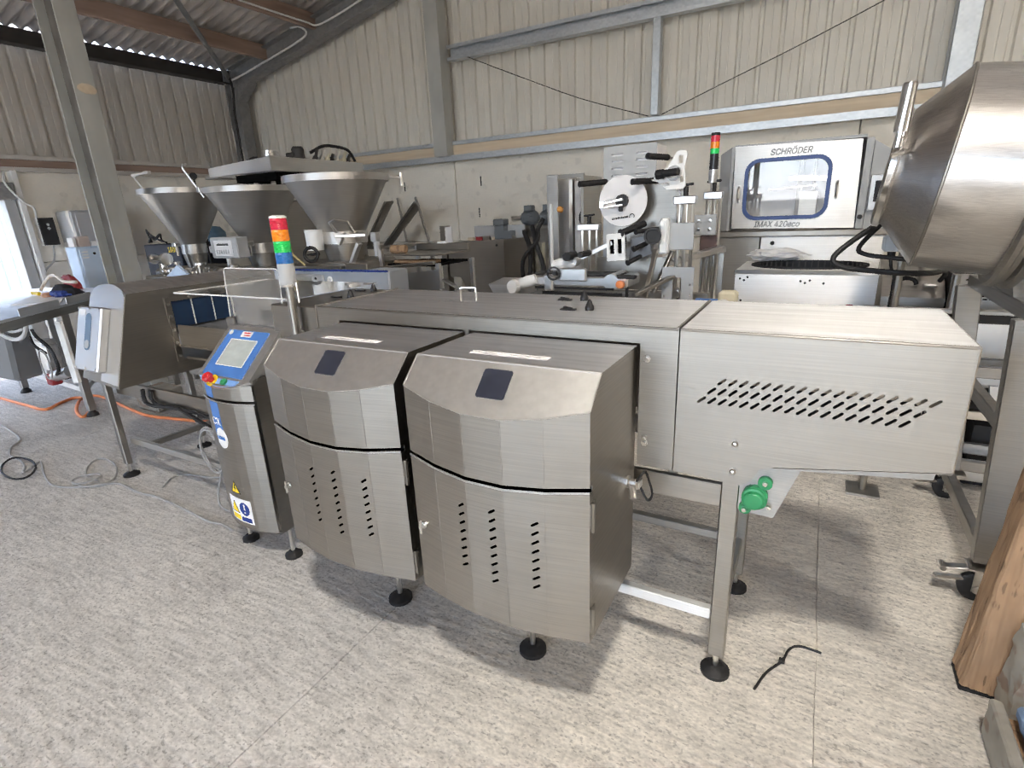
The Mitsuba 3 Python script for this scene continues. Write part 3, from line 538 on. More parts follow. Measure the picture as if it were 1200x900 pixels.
    st_ = part(h, 'label_strip', box(lx - 0.135, lx + 0.135, 1.352, 1.388, ZT, ZT + 0.001), PAPER, 'white printed strip', smooth=False)
    part(h, 'lettering', text_on(words, 0.014, (lx, 1.370, ZT + 0.001), (1, 0, 0), (0, 1, 0), 0.0004, width=0.22), MIDGREY, smooth=False)
    cut = []
    for fx, zt_, nsl, dz_ in slot_cols:
        for i in range(nsl):
            cz = zt_ - i * dz_
            cut.append(LineString([(fx - 0.0085, cz - 0.0058), (fx + 0.0085, cz + 0.0058)]).buffer(0.0038, quad_segs=3))
    d = part(c, 'door', front_sheet(x0, x1, ZB + 0.002, ZD - 0.009, Y - 0.001, 1.0, 1.0, union_all(cut), 0.0015), STEEL, smooth=False)
    part(d, 'top_lip', cat([tube([(xs_[i], Y - 0.002 - DEP[i], ZD - 0.009 - 0.5 * DEP[i]) for i in range(6)], 0.0035, 5, 0)]), STEELL, smooth=False)
    for i in range(1, 5):
        part(d, 'fold_line', tube([(xs_[i], Y - 0.0012 - DEP[i], ZB + 0.003), (xs_[i], Y - 0.0012 - DEP[i], ZD - 0.014 - 0.5 * DEP[i])], 0.0011, 4, 0), STEEL, smooth=False)
        part(h, 'fold_line', tube([(xs_[i], Y - 0.0006 - DEP[i], ZD + 0.01 - 0.5 * DEP[i]), (xs_[i], Y - 0.0006 - DEP[i], ZH - 0.95 * DEP[i])], 0.0010, 4, 0), STEEL, smooth=False)
    for xa in (x0, x1 - 0.004): part(d, 'side_return', box(xa, xa + 0.004, Y, Y + 0.018, ZB + 0.004, ZD - 0.014), STEEL, smooth=False)
    la = part(d, 'latch', cat([lathe((x0 + 0.032, Y - 0.008, 0.628), (0, -1, 0), [(0, 0.012), (0.006, 0.012), (0.008, 0.007), (0.022, 0.007), (0.022, 0)], 10), beam((x0 + 0.032, Y - 0.026, 0.603), (x0 + 0.032, Y - 0.026, 0.653), 0.008, 0.008, 0.002, up=(0, 1, 0))]), CHROME, 'chrome T-handle latch')
    for zc in (0.80, 0.455):
        part(d, 'hinge', cat([cyl((x1 + 0.007, Y + 0.006, zc - 0.045), (x1 + 0.007, Y + 0.006, zc + 0.045), 0.007, 8), box(x1, x1 + 0.004, Y, Y + 0.035, zc - 0.04, zc + 0.04)] +
             [lathe((x1 + 0.004, Y + 0.022, zc + q), (1, 0, 0), [(0, 0.006), (0.004, 0.005), (0.005, 0)], 8) for q in (-0.025, 0, 0.025)]), HINGEM)
    xc = (x0 + x1) / 2 - 0.02
    ft = part(c, 'foot', lathe((xc, 1.45, 0), (0, 0, 1), [(0, 0), (0, 0.052), (0.014, 0.052), (0.024, 0.036), (0.034, 0.016), (0.034, 0)], 20), BLACK, 'black rubber foot')
    part(ft, 'spindle', cyl((xc, 1.45, 0.03), (xc, 1.45, ZB), 0.011, 10), CHROME)
    return c
reject_cabinet(*CABX[0], 'stainless reject cabinet with bulged slotted door, between the terminal and its twin', 'METAL REJECTS', [(-1.512, 0.752, 8, 0.030), (-1.400, 0.762, 9, 0.030), (-1.268, 0.752, 8, 0.030)])
c2 = reject_cabinet(*CABX[1], 'stainless reject cabinet with bulged slotted door, nearest the camera and right of its twin', 'WEIGHT REJECTS', [(-0.862, 0.765, 8, 0.030), (-0.752, 0.772, 9, 0.030), (-0.618, 0.758, 8, 0.030)])
lk = part(c2, 'cam_lock', cat([lathe((CABX[1][1], 1.54, 0.748), (1, 0, 0), [(0, 0.022), (0.006, 0.022), (0.010, 0.014), (0.035, 0.014), (0.035, 0)], 8), box(CABX[1][1] + 0.03, CABX[1][1] + 0.045, 1.52, 1.56, 0.735, 0.765, 0.003), lathe((CABX[1][1] + 0.01, 1.555, 0.735), (0.3, -0.6, -0.7), [(0, 0), (0, 0.012), (0.05, 0.012), (0.05, 0)], 8)]), CHROME, 'chrome cam lock')
part(lk, 'lead', tube([(CABX[1][1] + 0.03, 1.53, 0.755), (-0.415, 1.51, 0.790), (-0.405, 1.53, 0.80), (-0.395, 1.55, 0.755), (-0.385, 1.55, 0.715), (-0.40, 1.55, 0.69), (-0.43, 1.56, 0.73)], 0.004, 6), BLACK, 'short black lead')

# ------------------------------------------------------------------ control terminal
ctl = thing('control_terminal', 'slim stainless control terminal with blue touchscreen and red emergency stop', 'control panel')
tx0, tx1, ty = -2.51, -2.135, 1.405
TD = [0.0, 0.020, 0.034, 0.040, 0.040, 0.034, 0.020, 0.0]; TF = [i / 7 for i in range(8)]
tb = lambda x: np.interp((np.asarray(x) - tx0) / (tx1 - tx0), TF, TD)
def tsheet(x0, x1, z0, z1, off, t=0.004, poly=None, k=1.0):
    ms = []
    for i in range(7):
        a, b = tx0 + (tx1 - tx0) * TF[i], tx0 + (tx1 - tx0) * TF[i + 1]
        p = sbox(max(a, x0), z0, min(b, x1), z1) if min(b, x1) > max(a, x0) else Polygon()
        if poly is not None: p = p.intersection(poly)
        p = [g for g in getattr(p, 'geoms', [p]) if g.area > 1e-9 and g.geom_type == 'Polygon']
        for g in p:
            m = polyex(g, 'y', 0, t); v = np.array(m.vertices); v[:, 1] += ty - off - tb(v[:, 0]) * k; m.vertices = v; ms.append(m)
    return cat(ms)
part(ctl, 'body', cat([box(tx0, tx0 + 0.004, ty + 0.012, 1.56, 0.155, 0.94), box(tx1 - 0.004, tx1, ty + 0.012, 1.56, 0.155, 0.94), box(tx0, tx1, 1.556, 1.56, 0.155, 0.94), box(tx0, tx1, ty + 0.012, 1.56, 0.155, 0.16), box(tx0 + 0.004, tx1 - 0.004, ty + 0.02, ty + 0.024, 0.16, 0.94)]), STEELD)
part(ctl, 'fascia', tsheet(tx0, tx1, 0.842, 0.915, 0.0), STEEL)
dr_ = part(ctl, 'door', tsheet(tx0 + 0.002, tx1 - 0.006, 0.165, 0.828, 0.0), STEEL)
part(dr_, 'top_lip', tube([(tx0 + (tx1 - tx0) * TF[i], ty - 0.001 - TD[i], 0.828) for i in range(8)], 0.003, 5, 0), STEELL, smooth=False)
part(ctl, 'blue_band', tsheet(-2.445, -2.375, 0.842, 0.91, 0.001, 0.002), BLUE, 'blue printed band', smooth=False)
bb = part(dr_, 'blue_band', tsheet(-2.43, -2.35, 0.64, 0.822, 0.001, 0.002), BLUE, 'blue printed band with CX lettering', smooth=False)
part(dr_, 'round_badge', tsheet(-2.6, -2, 0.5, 0.9, 0.0022, 0.002, affinity.scale(Point(-2.375, 0.640).buffer(1, quad_segs=10), 0.046, 0.052)), WHITE, 'white oval badge', smooth=False)
ybd = ty - 0.037
part(dr_, 'lettering', cat([text_on('CX', 0.036, (-2.392, ybd - 0.0035 + 0.004, 0.725), (1, -0.12, 0), (0, 0, 1), 0.002)]), PAPER, smooth=False)
part(dr_, 'lettering', cat([text_on('LOMA', 0.016, (-2.375, ybd - 0.004 + 0.0006, 0.642), (1, -0.10, 0), (0, 0, 1), 0.002, True, width=0.062)]), BLUE, smooth=False)
tri = lambda cx, cz, r: Polygon([(cx, cz + r), (cx - 0.87 * r, cz - 0.5 * r), (cx + 0.87 * r, cz - 0.5 * r)])
part(dr_, 'warning_triangle', tsheet(-2.6, -2, 0.3, 0.5, 0.001, 0.002, tri(-2.36, 0.375, 0.045)), BLACKGLOSS, smooth=False)
part(dr_, 'warning_triangle', tsheet(-2.6, -2, 0.3, 0.5, 0.002, 0.002, tri(-2.36, 0.375, 0.036).difference(Polygon([(-2.362, 0.40), (-2.372, 0.375), (-2.361, 0.377), (-2.366, 0.36), (-2.348, 0.383), (-2.359, 0.381), (-2.352, 0.40)]))), YELLOW, 'yellow electrical hazard triangle', smooth=False)
part(dr_, 'notice', tsheet(-2.445, -2.265, 0.195, 0.325, 0.001, 0.002), PAPER, 'white safety notice with blue and yellow signs', smooth=False)
part(dr_, 'notice_symbol', tsheet(-2.6, -2, 0.1, 0.4, 0.0018, 0.002, Point(-2.318, 0.272).buffer(0.036).difference(sbox(-2.324, 0.266, -2.312, 0.298)).difference(Point(-2.318, 0.252).buffer(0.006))), NAVY, smooth=False)
part(dr_, 'notice_symbol', tsheet(-2.352, -2.278, 0.202, 0.226, 0.0018, 0.002), NAVY, smooth=False)
part(dr_, 'notice_symbol', tsheet(-2.6, -2, 0.1, 0.4, 0.0018, 0.002, tri(-2.398, 0.262, 0.043).difference(tri(-2.398, 0.262, 0.036))), BLACKGLOSS, smooth=False)
part(dr_, 'notice_symbol', tsheet(-2.6, -2, 0.1, 0.4, 0.0018, 0.002, tri(-2.398, 0.262, 0.036)), YELLOW, smooth=False)
part(dr_, 'notice_symbol', tsheet(-2.435, -2.362, 0.202, 0.230, 0.0018, 0.002), YELLOW, smooth=False)
# sloped screen housing
SA = V(0, 0.205, 0.190); SL = np.linalg.norm(SA); SA /= SL; SN = np.cross(V(1, 0, 0), SA)
SO = V(tx0, ty - 0.006, 0.936)
W_ = tx1 - tx0
sl = lambda m: local(m, SO, V(1, 0, 0), SA, SN)
lip = [(W_ * f, -d * 1.36) for f, d in zip(TF, TD)]
hs = part(ctl, 'screen_housing', cat([sl(polyex(Polygon(lip + [(W_, SL), (W_ - 0.01, SL + 0.006), (0.01, SL + 0.006), (0, SL)]), 'z', -0.030, 0.0)), hull([(x, y, z) for x in (tx0 + 0.012, tx1 - 0.012) for y, z in ((1.43, 0.94), (1.585, 1.09), (1.585, 0.94))])]), ORBITAL, 'pale sloped screen housing', smooth=False)
part(hs, 'overlay', sl(polyex(rrect(0.030, W_ - 0.055, 0.006, SL - 0.022, 0.006), 'z', 0.0, 0.003)), BLUE, 'blue keypad overlay', smooth=False)
part(hs, 'screen_border', sl(polyex(sbox(0.082, 0.060, W_ - 0.098, SL - 0.072).difference(sbox(0.086, 0.064, W_ - 0.102, SL - 0.076)), 'z', 0.003, 0.004)), WHITE, smooth=False)
part(hs, 'screen', sl(box(0.086, W_ - 0.102, 0.064, SL - 0.076, 0.003, 0.0035)), LCD, 'grey LCD touchscreen', smooth=False)
part(hs, 'logo_dot', sl(lathe((0.052, SL - 0.038, 0.003), (0, 0, 1), [(0, 0.013), (0.0015, 0.013), (0.0015, 0)], 16)), WHITE)
part(hs, 'red_text_label', sl(box(0.135, 0.21, SL - 0.058, SL - 0.026, 0.003, 0.0042)), PAPER, smooth=False)
part(hs, 'red_text_line', cat([sl(box(0.150, 0.195, SL - 0.039, SL - 0.032, 0.0042, 0.0048)), sl(box(0.160, 0.20, SL - 0.052, SL - 0.046, 0.0042, 0.0048))]), RED, smooth=False)
part(hs, 'button_overlay', sl(polyex(Polygon([(0.022, -0.006), (W_ - 0.058, -0.006), (W_ - 0.075, -0.030)] + [(x, y + 0.008) for x, y in lip[6:0:-1] if x < W_ - 0.09] + [(0.05, -0.026)]), 'z', 0.0, 0.002)), mat('light_blue_print', (0.20, 0.36, 0.68), 0.4), 'light blue button overlay', smooth=False)
part(hs, 'stop_collar', sl(lathe((0.135, -0.022, 0.002), (0, 0, 1), [(0, 0.030), (0.003, 0.030), (0.003, 0)], 20)), YELLOW, 'yellow emergency stop collar')
part(hs, 'emergency_stop', sl(lathe((0.135, -0.022, 0.005), (0, 0, 1), [(0, 0.014), (0.018, 0.014), (0.020, 0.024), (0.034, 0.024), (0.040, 0.018), (0.041, 0)], 20)), RED, 'red mushroom emergency stop')
part(hs, 'start_button', sl(lathe((0.222, -0.022, 0.002), (0, 0, 1), [(0, 0.017), (0.010, 0.016), (0.012, 0)], 16)), GREEN, 'green start button')
for x in (tx0 + 0.03, tx1 + 0.02):
    ft = part(ctl, 'foot', lathe((x - 0.03 if x > -2.3 else x, 1.462, 0), (0, 0, 1), [(0, 0), (0, 0.042), (0.014, 0.042), (0.024, 0.03), (0.034, 0.014), (0.034, 0)], 18), BLACK, 'black rubber foot')
    part(ft, 'spindle', cyl((x - 0.03 if x > -2.3 else x, 1.462, 0.03), (x - 0.03 if x > -2.3 else x, 1.462, 0.16), 0.010, 10), CHROME)

# ================================================================== HOPPER MACHINES ON THE LEFT
def hopper_machine(cx, cy, zr, D, label, extra, kb=0.46, dz=0.45):
    o = thing('hopper_filler', label, 'filling machine', 'hopper filling machines')
    r = D / 2; rb = r * kb; zb = zr - dz
    hp_ = part(o, 'hopper', lathe((cx, cy, 0), (0, 0, 1), [(zb, rb), (zr - 0.045, r - 0.012), (zr - 0.05, r + 0.006), (zr, r + 0.006), (zr, r - 0.006), (zr - 0.045, r - 0.020), (zb, rb - 0.006)], 64), STEELH, 'large conical steel hopper')
    part(hp_, 'rim', lathe((cx, cy, 0), (0, 0, 1), [(zr - 0.052, r + 0.005), (zr - 0.052, r + 0.010), (zr + 0.002, r + 0.010), (zr + 0.002, r + 0.004)], 64), STEELL, 'bright steel rim')
    part(hp_, 'stirrer', cat([cyl((cx, cy, zb), (cx, cy, zr - 0.1), 0.02, 10), beam((cx - r * 0.55, cy, zr - 0.18), (cx + r * 0.55, cy, zr - 0.10), 0.03, 0.012)]), STEEL)
    part(o, 'collar', lathe((cx, cy, 0), (0, 0, 1), [(zb - 0.10, 0), (zb - 0.10, rb + 0.004), (zb, rb + 0.004), (zb, rb - 0.01)], 48), STEELL)
    part(o, 'throat', lathe((cx, cy, 0), (0, 0, 1), [(zb - 0.24, 0), (zb - 0.24, rb * 0.78), (zb - 0.115, rb * 0.98), (zb - 0.10, rb * 0.98), (zb - 0.10, 0)], 40), STEELD)
    part(o, 'body', cat([box(cx - 0.34, cx + 0.34, cy - 0.30, cy + 0.30, 0.12, zb - 0.24, 0.03)]), STEEL)
    for a, b in ((-1, -1), (1, -1), (1, 1), (-1, 1)): part(o, 'foot', cyl((cx + 0.28 * a, cy + 0.24 * b, 0), (cx + 0.28 * a, cy + 0.24 * b, 0.14), 0.04, 10), BLACK)
    # hopper clamps beside the collar
    da = -0.75
    for ang in extra:
        ux, uy = math.cos(ang), math.sin(ang); px, py = cx + ux * (rb + 0.05), cy + uy * (rb + 0.05)
        part(o, 'clamp', cat([box(px - 0.035, px + 0.035, py - 0.035, py + 0.035, zb - 0.02, zb + 0.025, 0.006), cyl((px, py, zb - 0.12), (px, py, zb), 0.014, 8), cyl((px, py, zb), (px - ux * 0.06, py - uy * 0.06, zb), 0.012, 8)]), CHROME)
    return o, r, rb, zb
hR, rR, rbR, zbR = hopper_machine(-3.68, 3.57, 1.955, 0.86, 'filling machine with a wide conical steel hopper, rightmost of the three hoppers', [])
hM, rM, rbM, zbM = hopper_machine(-5.20, 3.86, 1.955, 0.90, 'filling machine with a conical hopper, the middle one of three, behind the signal tower', [-2.5, -1.2], 0.35, 0.55)
hL, rL, rbL, zbL = hopper_machine(-6.08, 3.66, 1.985, 0.82, 'filling machine with a conical steel hopper, leftmost of three beside the grey column', [-2.4], 0.30, 0.57)
# swing arms and clamps on hopper rims
part(hR, 'rim_bracket', cat([beam((-3.36, 3.86, 1.935), (-3.28, 3.92, 1.93), 0.03, 0.02), cyl((-3.27, 3.93, 1.86), (-3.27, 3.93, 1.965), 0.018, 10)]), CHROME); part(hR, 'rim_bracket', box(-4.14, -4.09, 3.52, 3.57, 1.88, 1.95, 0.005), CHROME)
part(hR, 'bucket', cat([lathe((-3.78, 3.33, 1.36), (0, 0, 1), [(0, 0), (0, 0.07), (0.16, 0.075), (0.165, 0.08), (0.17, 0.08), (0.17, 0.07)], 20)]), WHITE, 'white bucket-shaped housing')
part(hR, 'clamp_handle', tube([(-3.50, 3.32, 1.50), (-3.50, 3.26, 1.58), (-3.40, 3.22, 1.60), (-3.30, 3.26, 1.58), (-3.27, 3.30, 1.48)], 0.012, 6, 0), CHROME)
part(hR, 'clamp_handle', cat([beam((-3.44, 3.25, 1.475), (-3.18, 3.32, 1.475), 0.025, 0.025), hull([(-3.47, 3.24, 1.50), (-3.36, 3.26, 1.50), (-3.42, 3.25, 1.40), (-3.47, 3.27, 1.50), (-3.36, 3.29, 1.50), (-3.42, 3.28, 1.40)])]), CHROME)
part(hR, 'strut', cat([beam((-3.36, 3.27, 1.20), (-3.22, 3.28, 1.42), 0.05, 0.03)]), ALU)
part(hL, 'splash_rod', cat([tube([(-6.55, 3.58, 1.96), (-6.62, 3.55, 2.03), (-6.68, 3.52, 2.15)], 0.009, 6), beam((-6.68, 3.52, 2.16), (-6.40, 3.52, 2.17), 0.03, 0.02), box(-6.69, -6.60, 3.50, 3.54, 2.145, 2.175, 0.004), box(-6.45, -6.36, 3.50, 3.54, 2.155, 2.185, 0.004)]), WHITE, 'white rod with two end blocks')
part(hM, 'hook_rod', cat([tube([(-5.49, 3.52, 1.87), (-5.52, 3.50, 1.94), (-5.56, 3.46, 2.05), (-5.60, 3.43, 2.15), (-5.58, 3.43, 2.18), (-5.54, 3.43, 2.185)], 0.011, 7), box(-5.545, -5.495, 3.48, 3.53, 1.92, 1.975, 0.006)]), ALU)
# operating table of the machine in front, with the small display
o = thing('weigh_indicator', 'grey box-shaped weigh display with white face, left of the signal tower among the hoppers', 'display')
part(o, 'case', box(-5.40, -4.98, 3.42, 3.56, 1.28, 1.485, 0.012), MIDGREY)
part(o, 'face', box(-5.33, -5.05, 3.414, 3.42, 1.305, 1.455, 0.002), PAPER, 'white printed face')
part(o, 'readout', box(-5.28, -5.10, 3.410, 3.414, 1.405, 1.425), BLACKGLOSS, 'dark readout bar', smooth=False)
for i in range(6): part(o, 'key', box(-5.30 + i * 0.036, -5.282 + i * 0.036, 3.410, 3.414, 1.325, 1.365), MIDGREY, smooth=False)
part(o, 'bracket', cat([box(-5.48, -5.40, 3.45, 3.52, 1.33, 1.40, 0.005), cyl((-5.19, 3.46, 0), (-5.19, 3.46, 1.28), 0.03, 10), box(-5.4, -5.0, 3.34, 3.54, 0, 0.03)]), ALU)
# clutter of fittings on the line below the hoppers
o = thing('fitting_bench', 'steel bench crowded with loose pipe fittings under the left hoppers', 'workbench')
part(o, 'top', box(-5.88, -4.6, 2.98, 3.28, 1.11, 1.15, 0.01), STEEL)
for x in (-5.84, -4.65):
    for y in (3.02, 3.24): part(o, 'leg', box(x - 0.02, x + 0.02, y - 0.02, y + 0.02, 0, 1.11), STEELD, smooth=False)
frng = np.random.default_rng(5)
for i in range(14):
    x = -5.64 + 0.150 * (i % 7); y = 3.06 if i < 7 else 3.19; a = frng.random() * 0.8 - 0.4; L = 0.07 + 0.055 * frng.random(); rr = 0.028 + 0.022 * frng.random(); up_ = i % 3 == 1
    p0 = V(x, y, 1.15 + (0 if up_ else rr)); d = V(0, 0, 1) if up_ else V(math.cos(a), math.sin(a) * 0.3, 0); p1 = p0 + d * L
    m = cat([cyl(p0, p1, rr * 0.6, 10), cyl(p0, p0 + d * 0.02, rr, 12), cyl(p1 - d * 0.02, p1, rr, 12)])
    one('pipe_fitting', m, [CHROME, STEELD, ALU, CHROME][i % 4], 'loose steel pipe fitting standing or lying on the bench under the left hoppers', 'pipe fitting', 'pipe fittings on the bench')
m = cat([box(-5.82, -5.76, 3.10, 3.16, 1.15, 1.26, 0.006), lathe((-5.95, 3.13, 1.30), (0.99, 0.0, 0.0), [(0, 0.028), (0, 0.05), (0.03, 0.05), (0.03, 0.032), (0.22, 0.038), (0.22, 0.06), (0.26, 0.06), (0.26, 0.0)], 16)])
one('pipe_nozzle', m, CHROME, 'bright steel pipe nozzle with flanged open end, pointing left in front of the dark crate', 'nozzle')
one('folded_sheet', hull([(-5.50, 2.98, 1.151), (-5.12, 2.98, 1.151), (-5.28, 2.98, 1.26), (-5.50, 3.005, 1.151), (-5.12, 3.005, 1.151), (-5.28, 3.005, 1.26)]), PALEBLUE, 'pale bent metal sheet leaning on the bench below the left hopper', 'sheet', smooth=False)
m = cat([box(-4.74, -4.62, 2.985, 3.02, 1.15, 1.20, 0.006)])
one('red_block', m, mat('terracotta', (0.42, 0.16, 0.10), 0.6), 'small reddish brown block on the bench below the middle hopper', 'block')
# mixer with raised lid behind the hoppers
o = thing('lidded_mixer', 'tall steel mixer with a flat box lid and motor on top, behind the hoppers', 'mixer')
part(o, 'body', cat([box(-6.25, -5.60, 4.45, 5.3, 0.0, 1.85, 0.02)]), STEELD)
ld = part(o, 'lid', hull([(x, y, z) for x, y, z in ((-6.37, 4.2, 2.14), (-6.37, 4.2, 2.235), (-5.27, 4.2, 2.14), (-5.27, 4.2, 2.285), (-6.37, 5.6, 2.14), (-6.37, 5.6, 2.235), (-5.27, 5.6, 2.14), (-5.27, 5.6, 2.285))]), STEELL, 'flat steel box lid')
part(ld, 'side_lug', cat([box(-6.62, -6.37, 4.3, 4.6, 2.13, 2.17, 0.004), beam((-6.45, 4.35, 2.17), (-6.52, 4.30, 2.36), 0.02, 0.015)]), STEEL)
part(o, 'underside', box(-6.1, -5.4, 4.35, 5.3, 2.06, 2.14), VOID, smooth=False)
for x, y in ((-6.2, 4.5), (-5.95, 4.5), (-5.65, 4.5), (-5.65, 5.25)): part(o, 'lid_post', cyl((x, y, 1.85), (x, y, 2.14), 0.03, 10), CHROME)
part(ld, 'vent_stub', lathe((-5.78, 4.62, 2.25), (0, 0, 1), [(0, 0.085), (0.09, 0.085), (0.095, 0.097), (0.12, 0.097), (0.125, 0.088), (0.155, 0.088), (0.155, 0.07)], 28), CHROME, 'round steel vent stub')
part(ld, 'motor', cat([lathe((-5.42, 4.72, 2.26), (0, 0, 1), [(0, 0.07), (0.14, 0.07), (0.165, 0.05), (0.17, 0)], 18), box(-5.52, -5.40, 4.62, 4.70, 2.28, 2.36, 0.01)]), DARKIRON, 'dark motor')
vr = np.random.default_rng(9)
for i in range(7):
    y = 4.85 + i * 0.09; part(ld, 'valve', cat([lathe((-5.35 + 0.05 * vr.random(), y, 2.27), (0.3 * vr.random(), 0.4, 1), [(0, 0), (0, 0.03), (0.05, 0.03), (0.06, 0.018), (0.10 + 0.05 * vr.random(), 0.018), (0.1, 0)], 8)]), [DARKIRON, CHROME, BEIGEPL][i % 3])
part(ld, 'hose', tube([(-5.34, 4.83, 2.36), (-5.30, 5.0, 2.44), (-5.30, 5.2, 2.45), (-5.30, 5.4, 2.42), (-5.30, 5.5, 2.30)], 0.018, 7), BLACK, 'black hose')
part(ld, 'hose', tube([(-5.88, 4.6, 2.26), (-5.95, 4.55, 2.34), (-6.05, 4.5, 2.30), (-6.1, 4.5, 2.24)], 0.014, 6), BLACK)
# wooden drive board with display in front of the right hopper
o = thing('machine_cabinet', 'pale blue grey steel machine cabinet with a small display panel, below the right hopper', 'cabinet')
part(o, 'body', box(-3.95, -2.70, 3.0, 3.22, 0.10, 1.235, 0.01), mat('blue_grey_steel', (0.50, 0.54, 0.60), 0.4, 0.6))
part(o, 'lip', box(-3.95, -2.70, 2.985, 3.0, 1.225, 1.24, 0.003), NAVY, 'thin navy lip', smooth=False)
dp = part(o, 'display_panel', box(-3.70, -3.36, 2.975, 3.0, 1.105, 1.20, 0.004), MIDGREY, 'grey display panel')
part(dp, 'screen', box(-3.67, -3.47, 2.971, 2.975, 1.125, 1.18), LCD, smooth=False)
for zz in (1.135, 1.17): part(dp, 'button', lathe((-3.43, 2.975, zz), (0, -1, 0), [(0, 0.010), (0.006, 0.009), (0.007, 0)], 10), BLACK)
part(o, 'round_dial', lathe((-3.30, 3.0, 1.155), (0, -1, 0), [(0, 0.03), (0.006, 0.03), (0.008, 0.02), (0.004, 0.012), (0.004, 0)], 20), WHITE, 'round white dial')
part(o, 'drawer_handle', tube([(-3.10, 2.99, 1.06), (-3.05, 2.96, 1.085), (-2.95, 2.955, 1.095), (-2.85, 2.96, 1.09), (-2.78, 2.99, 1.07)], 0.010, 6), FOIL)
part(o, 'tray', cat([box(-3.80, -3.20, 3.03, 3.2, 1.235, 1.262, 0.006), box(-3.18, -2.95, 3.05, 3.2, 1.235, 1.28, 0.006)]), STEEL)
for x in (-3.9, -2.75): part(o, 'foot', box(x - 0.03, x + 0.03, 3.05, 3.22, 0, 0.10), BLACK, smooth=False)
hw = trimesh.creation.torus(0.055, 0.014, 20, 8); hw.apply_transform(trimesh.geometry.align_vectors([0, 0, 1], [0.5, -1, 0.1])); hw.apply_translation((-3.62, 3.13, 1.34))
part(hR, 'hand_wheel', cat([hw, cyl((-3.62, 3.13, 1.34), (-3.60, 3.20, 1.34), 0.012, 8), beam((-3.66, 3.12, 1.34), (-3.58, 3.14, 1.34), 0.012, 0.012)]), BLACK, 'black hand wheel')
# timber and trays around
one('brass_valve', cat([lathe((-3.66, 2.93, 1.335), (0.2, 0.3, 1), [(0, 0), (0, 0.03), (0.05, 0.03), (0.06, 0.02), (0.09, 0.02), (0.09, 0)], 10), cyl((-3.66, 2.93, 1.40), (-3.52, 2.97, 1.27), 0.010, 6), cyl((-3.66, 2.93, 1.2), (-3.66, 2.93, 1.35), 0.02, 8)]), mat('brass', (0.50, 0.42, 0.22), 0.35, 0.8), 'brass lever valve standing right of the signal tower', 'valve')
o = thing('trolley_frame', 'grey steel trolley frame with shelves, right of the machine cabinet', 'trolley')
part(o, 'front_panel', hull([(x, y, z) for x, z in ((-3.18, 0.96), (-3.18, 1.135), (-2.66, 1.185), (-2.66, 0.98)) for y in (3.55, 3.565)]), ALU, 'pale aluminium front panel')
part(o, 'top_rail', cat([beam((-3.30, 3.58, 1.185), (-2.72, 3.58, 1.235), 0.04, 0.03)]), STEEL)
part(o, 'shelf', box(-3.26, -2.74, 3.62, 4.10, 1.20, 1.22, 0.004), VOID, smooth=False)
for x, y in ((-3.30, 3.60), (-3.30, 4.10), (-2.70, 4.10), (-2.70, 3.60)): part(o, 'post', box(x - 0.018, x + 0.018, y - 0.018, y + 0.018, 0, 1.34 if x < -3 else 1.23, 0.003), ALU)
part(o, 'upper_shelf', cat([box(-3.30, -2.72, 4.08, 4.12, 1.30, 1.36, 0.004), box(-3.30, -2.72, 3.62, 4.12, 1.285, 1.30, 0.004)]), STEEL)
part(o, 'handle_grip', box(-3.04, -2.94, 4.06, 4.10, 1.355, 1.375, 0.004), WHITE)
one('timber_roller', cyl((-3.26, 3.70, 1.337), (-3.12, 3.72, 1.337), 0.035, 14), WOOD, 'short pale wooden roller on the trolley beside the right hopper', 'roller')
one('timber_board', box(-3.22, -2.80, 3.66, 3.78, 1.221, 1.245, 0.003), WOOD, 'brown board lying on the trolley shelf', 'board')
one('angle_bar', cat([beam((-2.66, 3.60, 1.10), (-2.25, 3.45, 0.98), 0.05, 0.012), beam((-2.66, 3.56, 1.03), (-2.28, 3.42, 0.92), 0.05, 0.012)]), ALU, 'pale aluminium channel sloping down right of the trolley panel', 'bar')
for i, (p0, p1, p2, p3) in enumerate((((-5.48, 1.237), (-5.36, 1.237), (-4.90, 1.80), (-5.02, 1.80)), ((-5.30, 1.237), (-5.18, 1.237), (-4.64, 1.70), (-4.70, 1.78)))):
    one('leaning_tray', cat([hull([(x, y, z) for x, z in (p0, p1, p2, p3) for y in (5.68 + 0.2 * i, 5.70 + 0.2 * i)]), beam((p1[0], 5.67 + 0.2 * i, p1[1]), (p2[0], 5.67 + 0.2 * i, p2[1]), 0.02, 0.025), beam((p0[0], 5.67 + 0.2 * i, p0[1]), (p3[0], 5.67 + 0.2 * i, p3[1]), 0.02, 0.025)]), STEELD if i else STEEL,
        ['steel tray leaning upright behind the right hopper, the one nearer that hopper', 'brownish steel tray leaning upright right of the other tray behind the right hopper'][i], 'tray', smooth=False)
o = thing('steel_rack', 'low dark steel rack holding the leaning trays behind the right hopper', 'rack')
part(o, 'deck', box(-5.5, -4.5, 5.62, 6.0, 1.20, 1.235, 0.004), STEELD, smooth=False)
for x in (-5.45, -4.55):
    for y in (5.65, 5.95): part(o, 'leg', box(x - 0.02, x + 0.02, y - 0.02, y + 0.02, 0, 1.2), STEELD, smooth=False)
for x0, x1 in ((-5.45, -5.25), (-5.12, -4.85)):
    one('wall_bracket', cat([beam((x0, 6.42, 1.86), (x1, 6.30, 1.26), 0.03, 0.03)]), STEELD, ['thin steel bar leaning on the back wall, left of its twin', 'thin steel bar leaning on the back wall, nearer the panel joint'][x0 > -5.3], 'bar', smooth=False)
one('socket_box', cat([box(-4.22, -4.14, 4.46, 4.54, 1.36, 1.46, 0.01), cyl((-4.18, 4.46, 1.42), (-4.18, 4.455, 1.42), 0.02, 12), cyl((-4.17, 4.5, 0.0), (-4.17, 4.5, 1.36), 0.035, 10)]), WHITE, 'small white socket box on a post below the leaning trays', 'socket box')

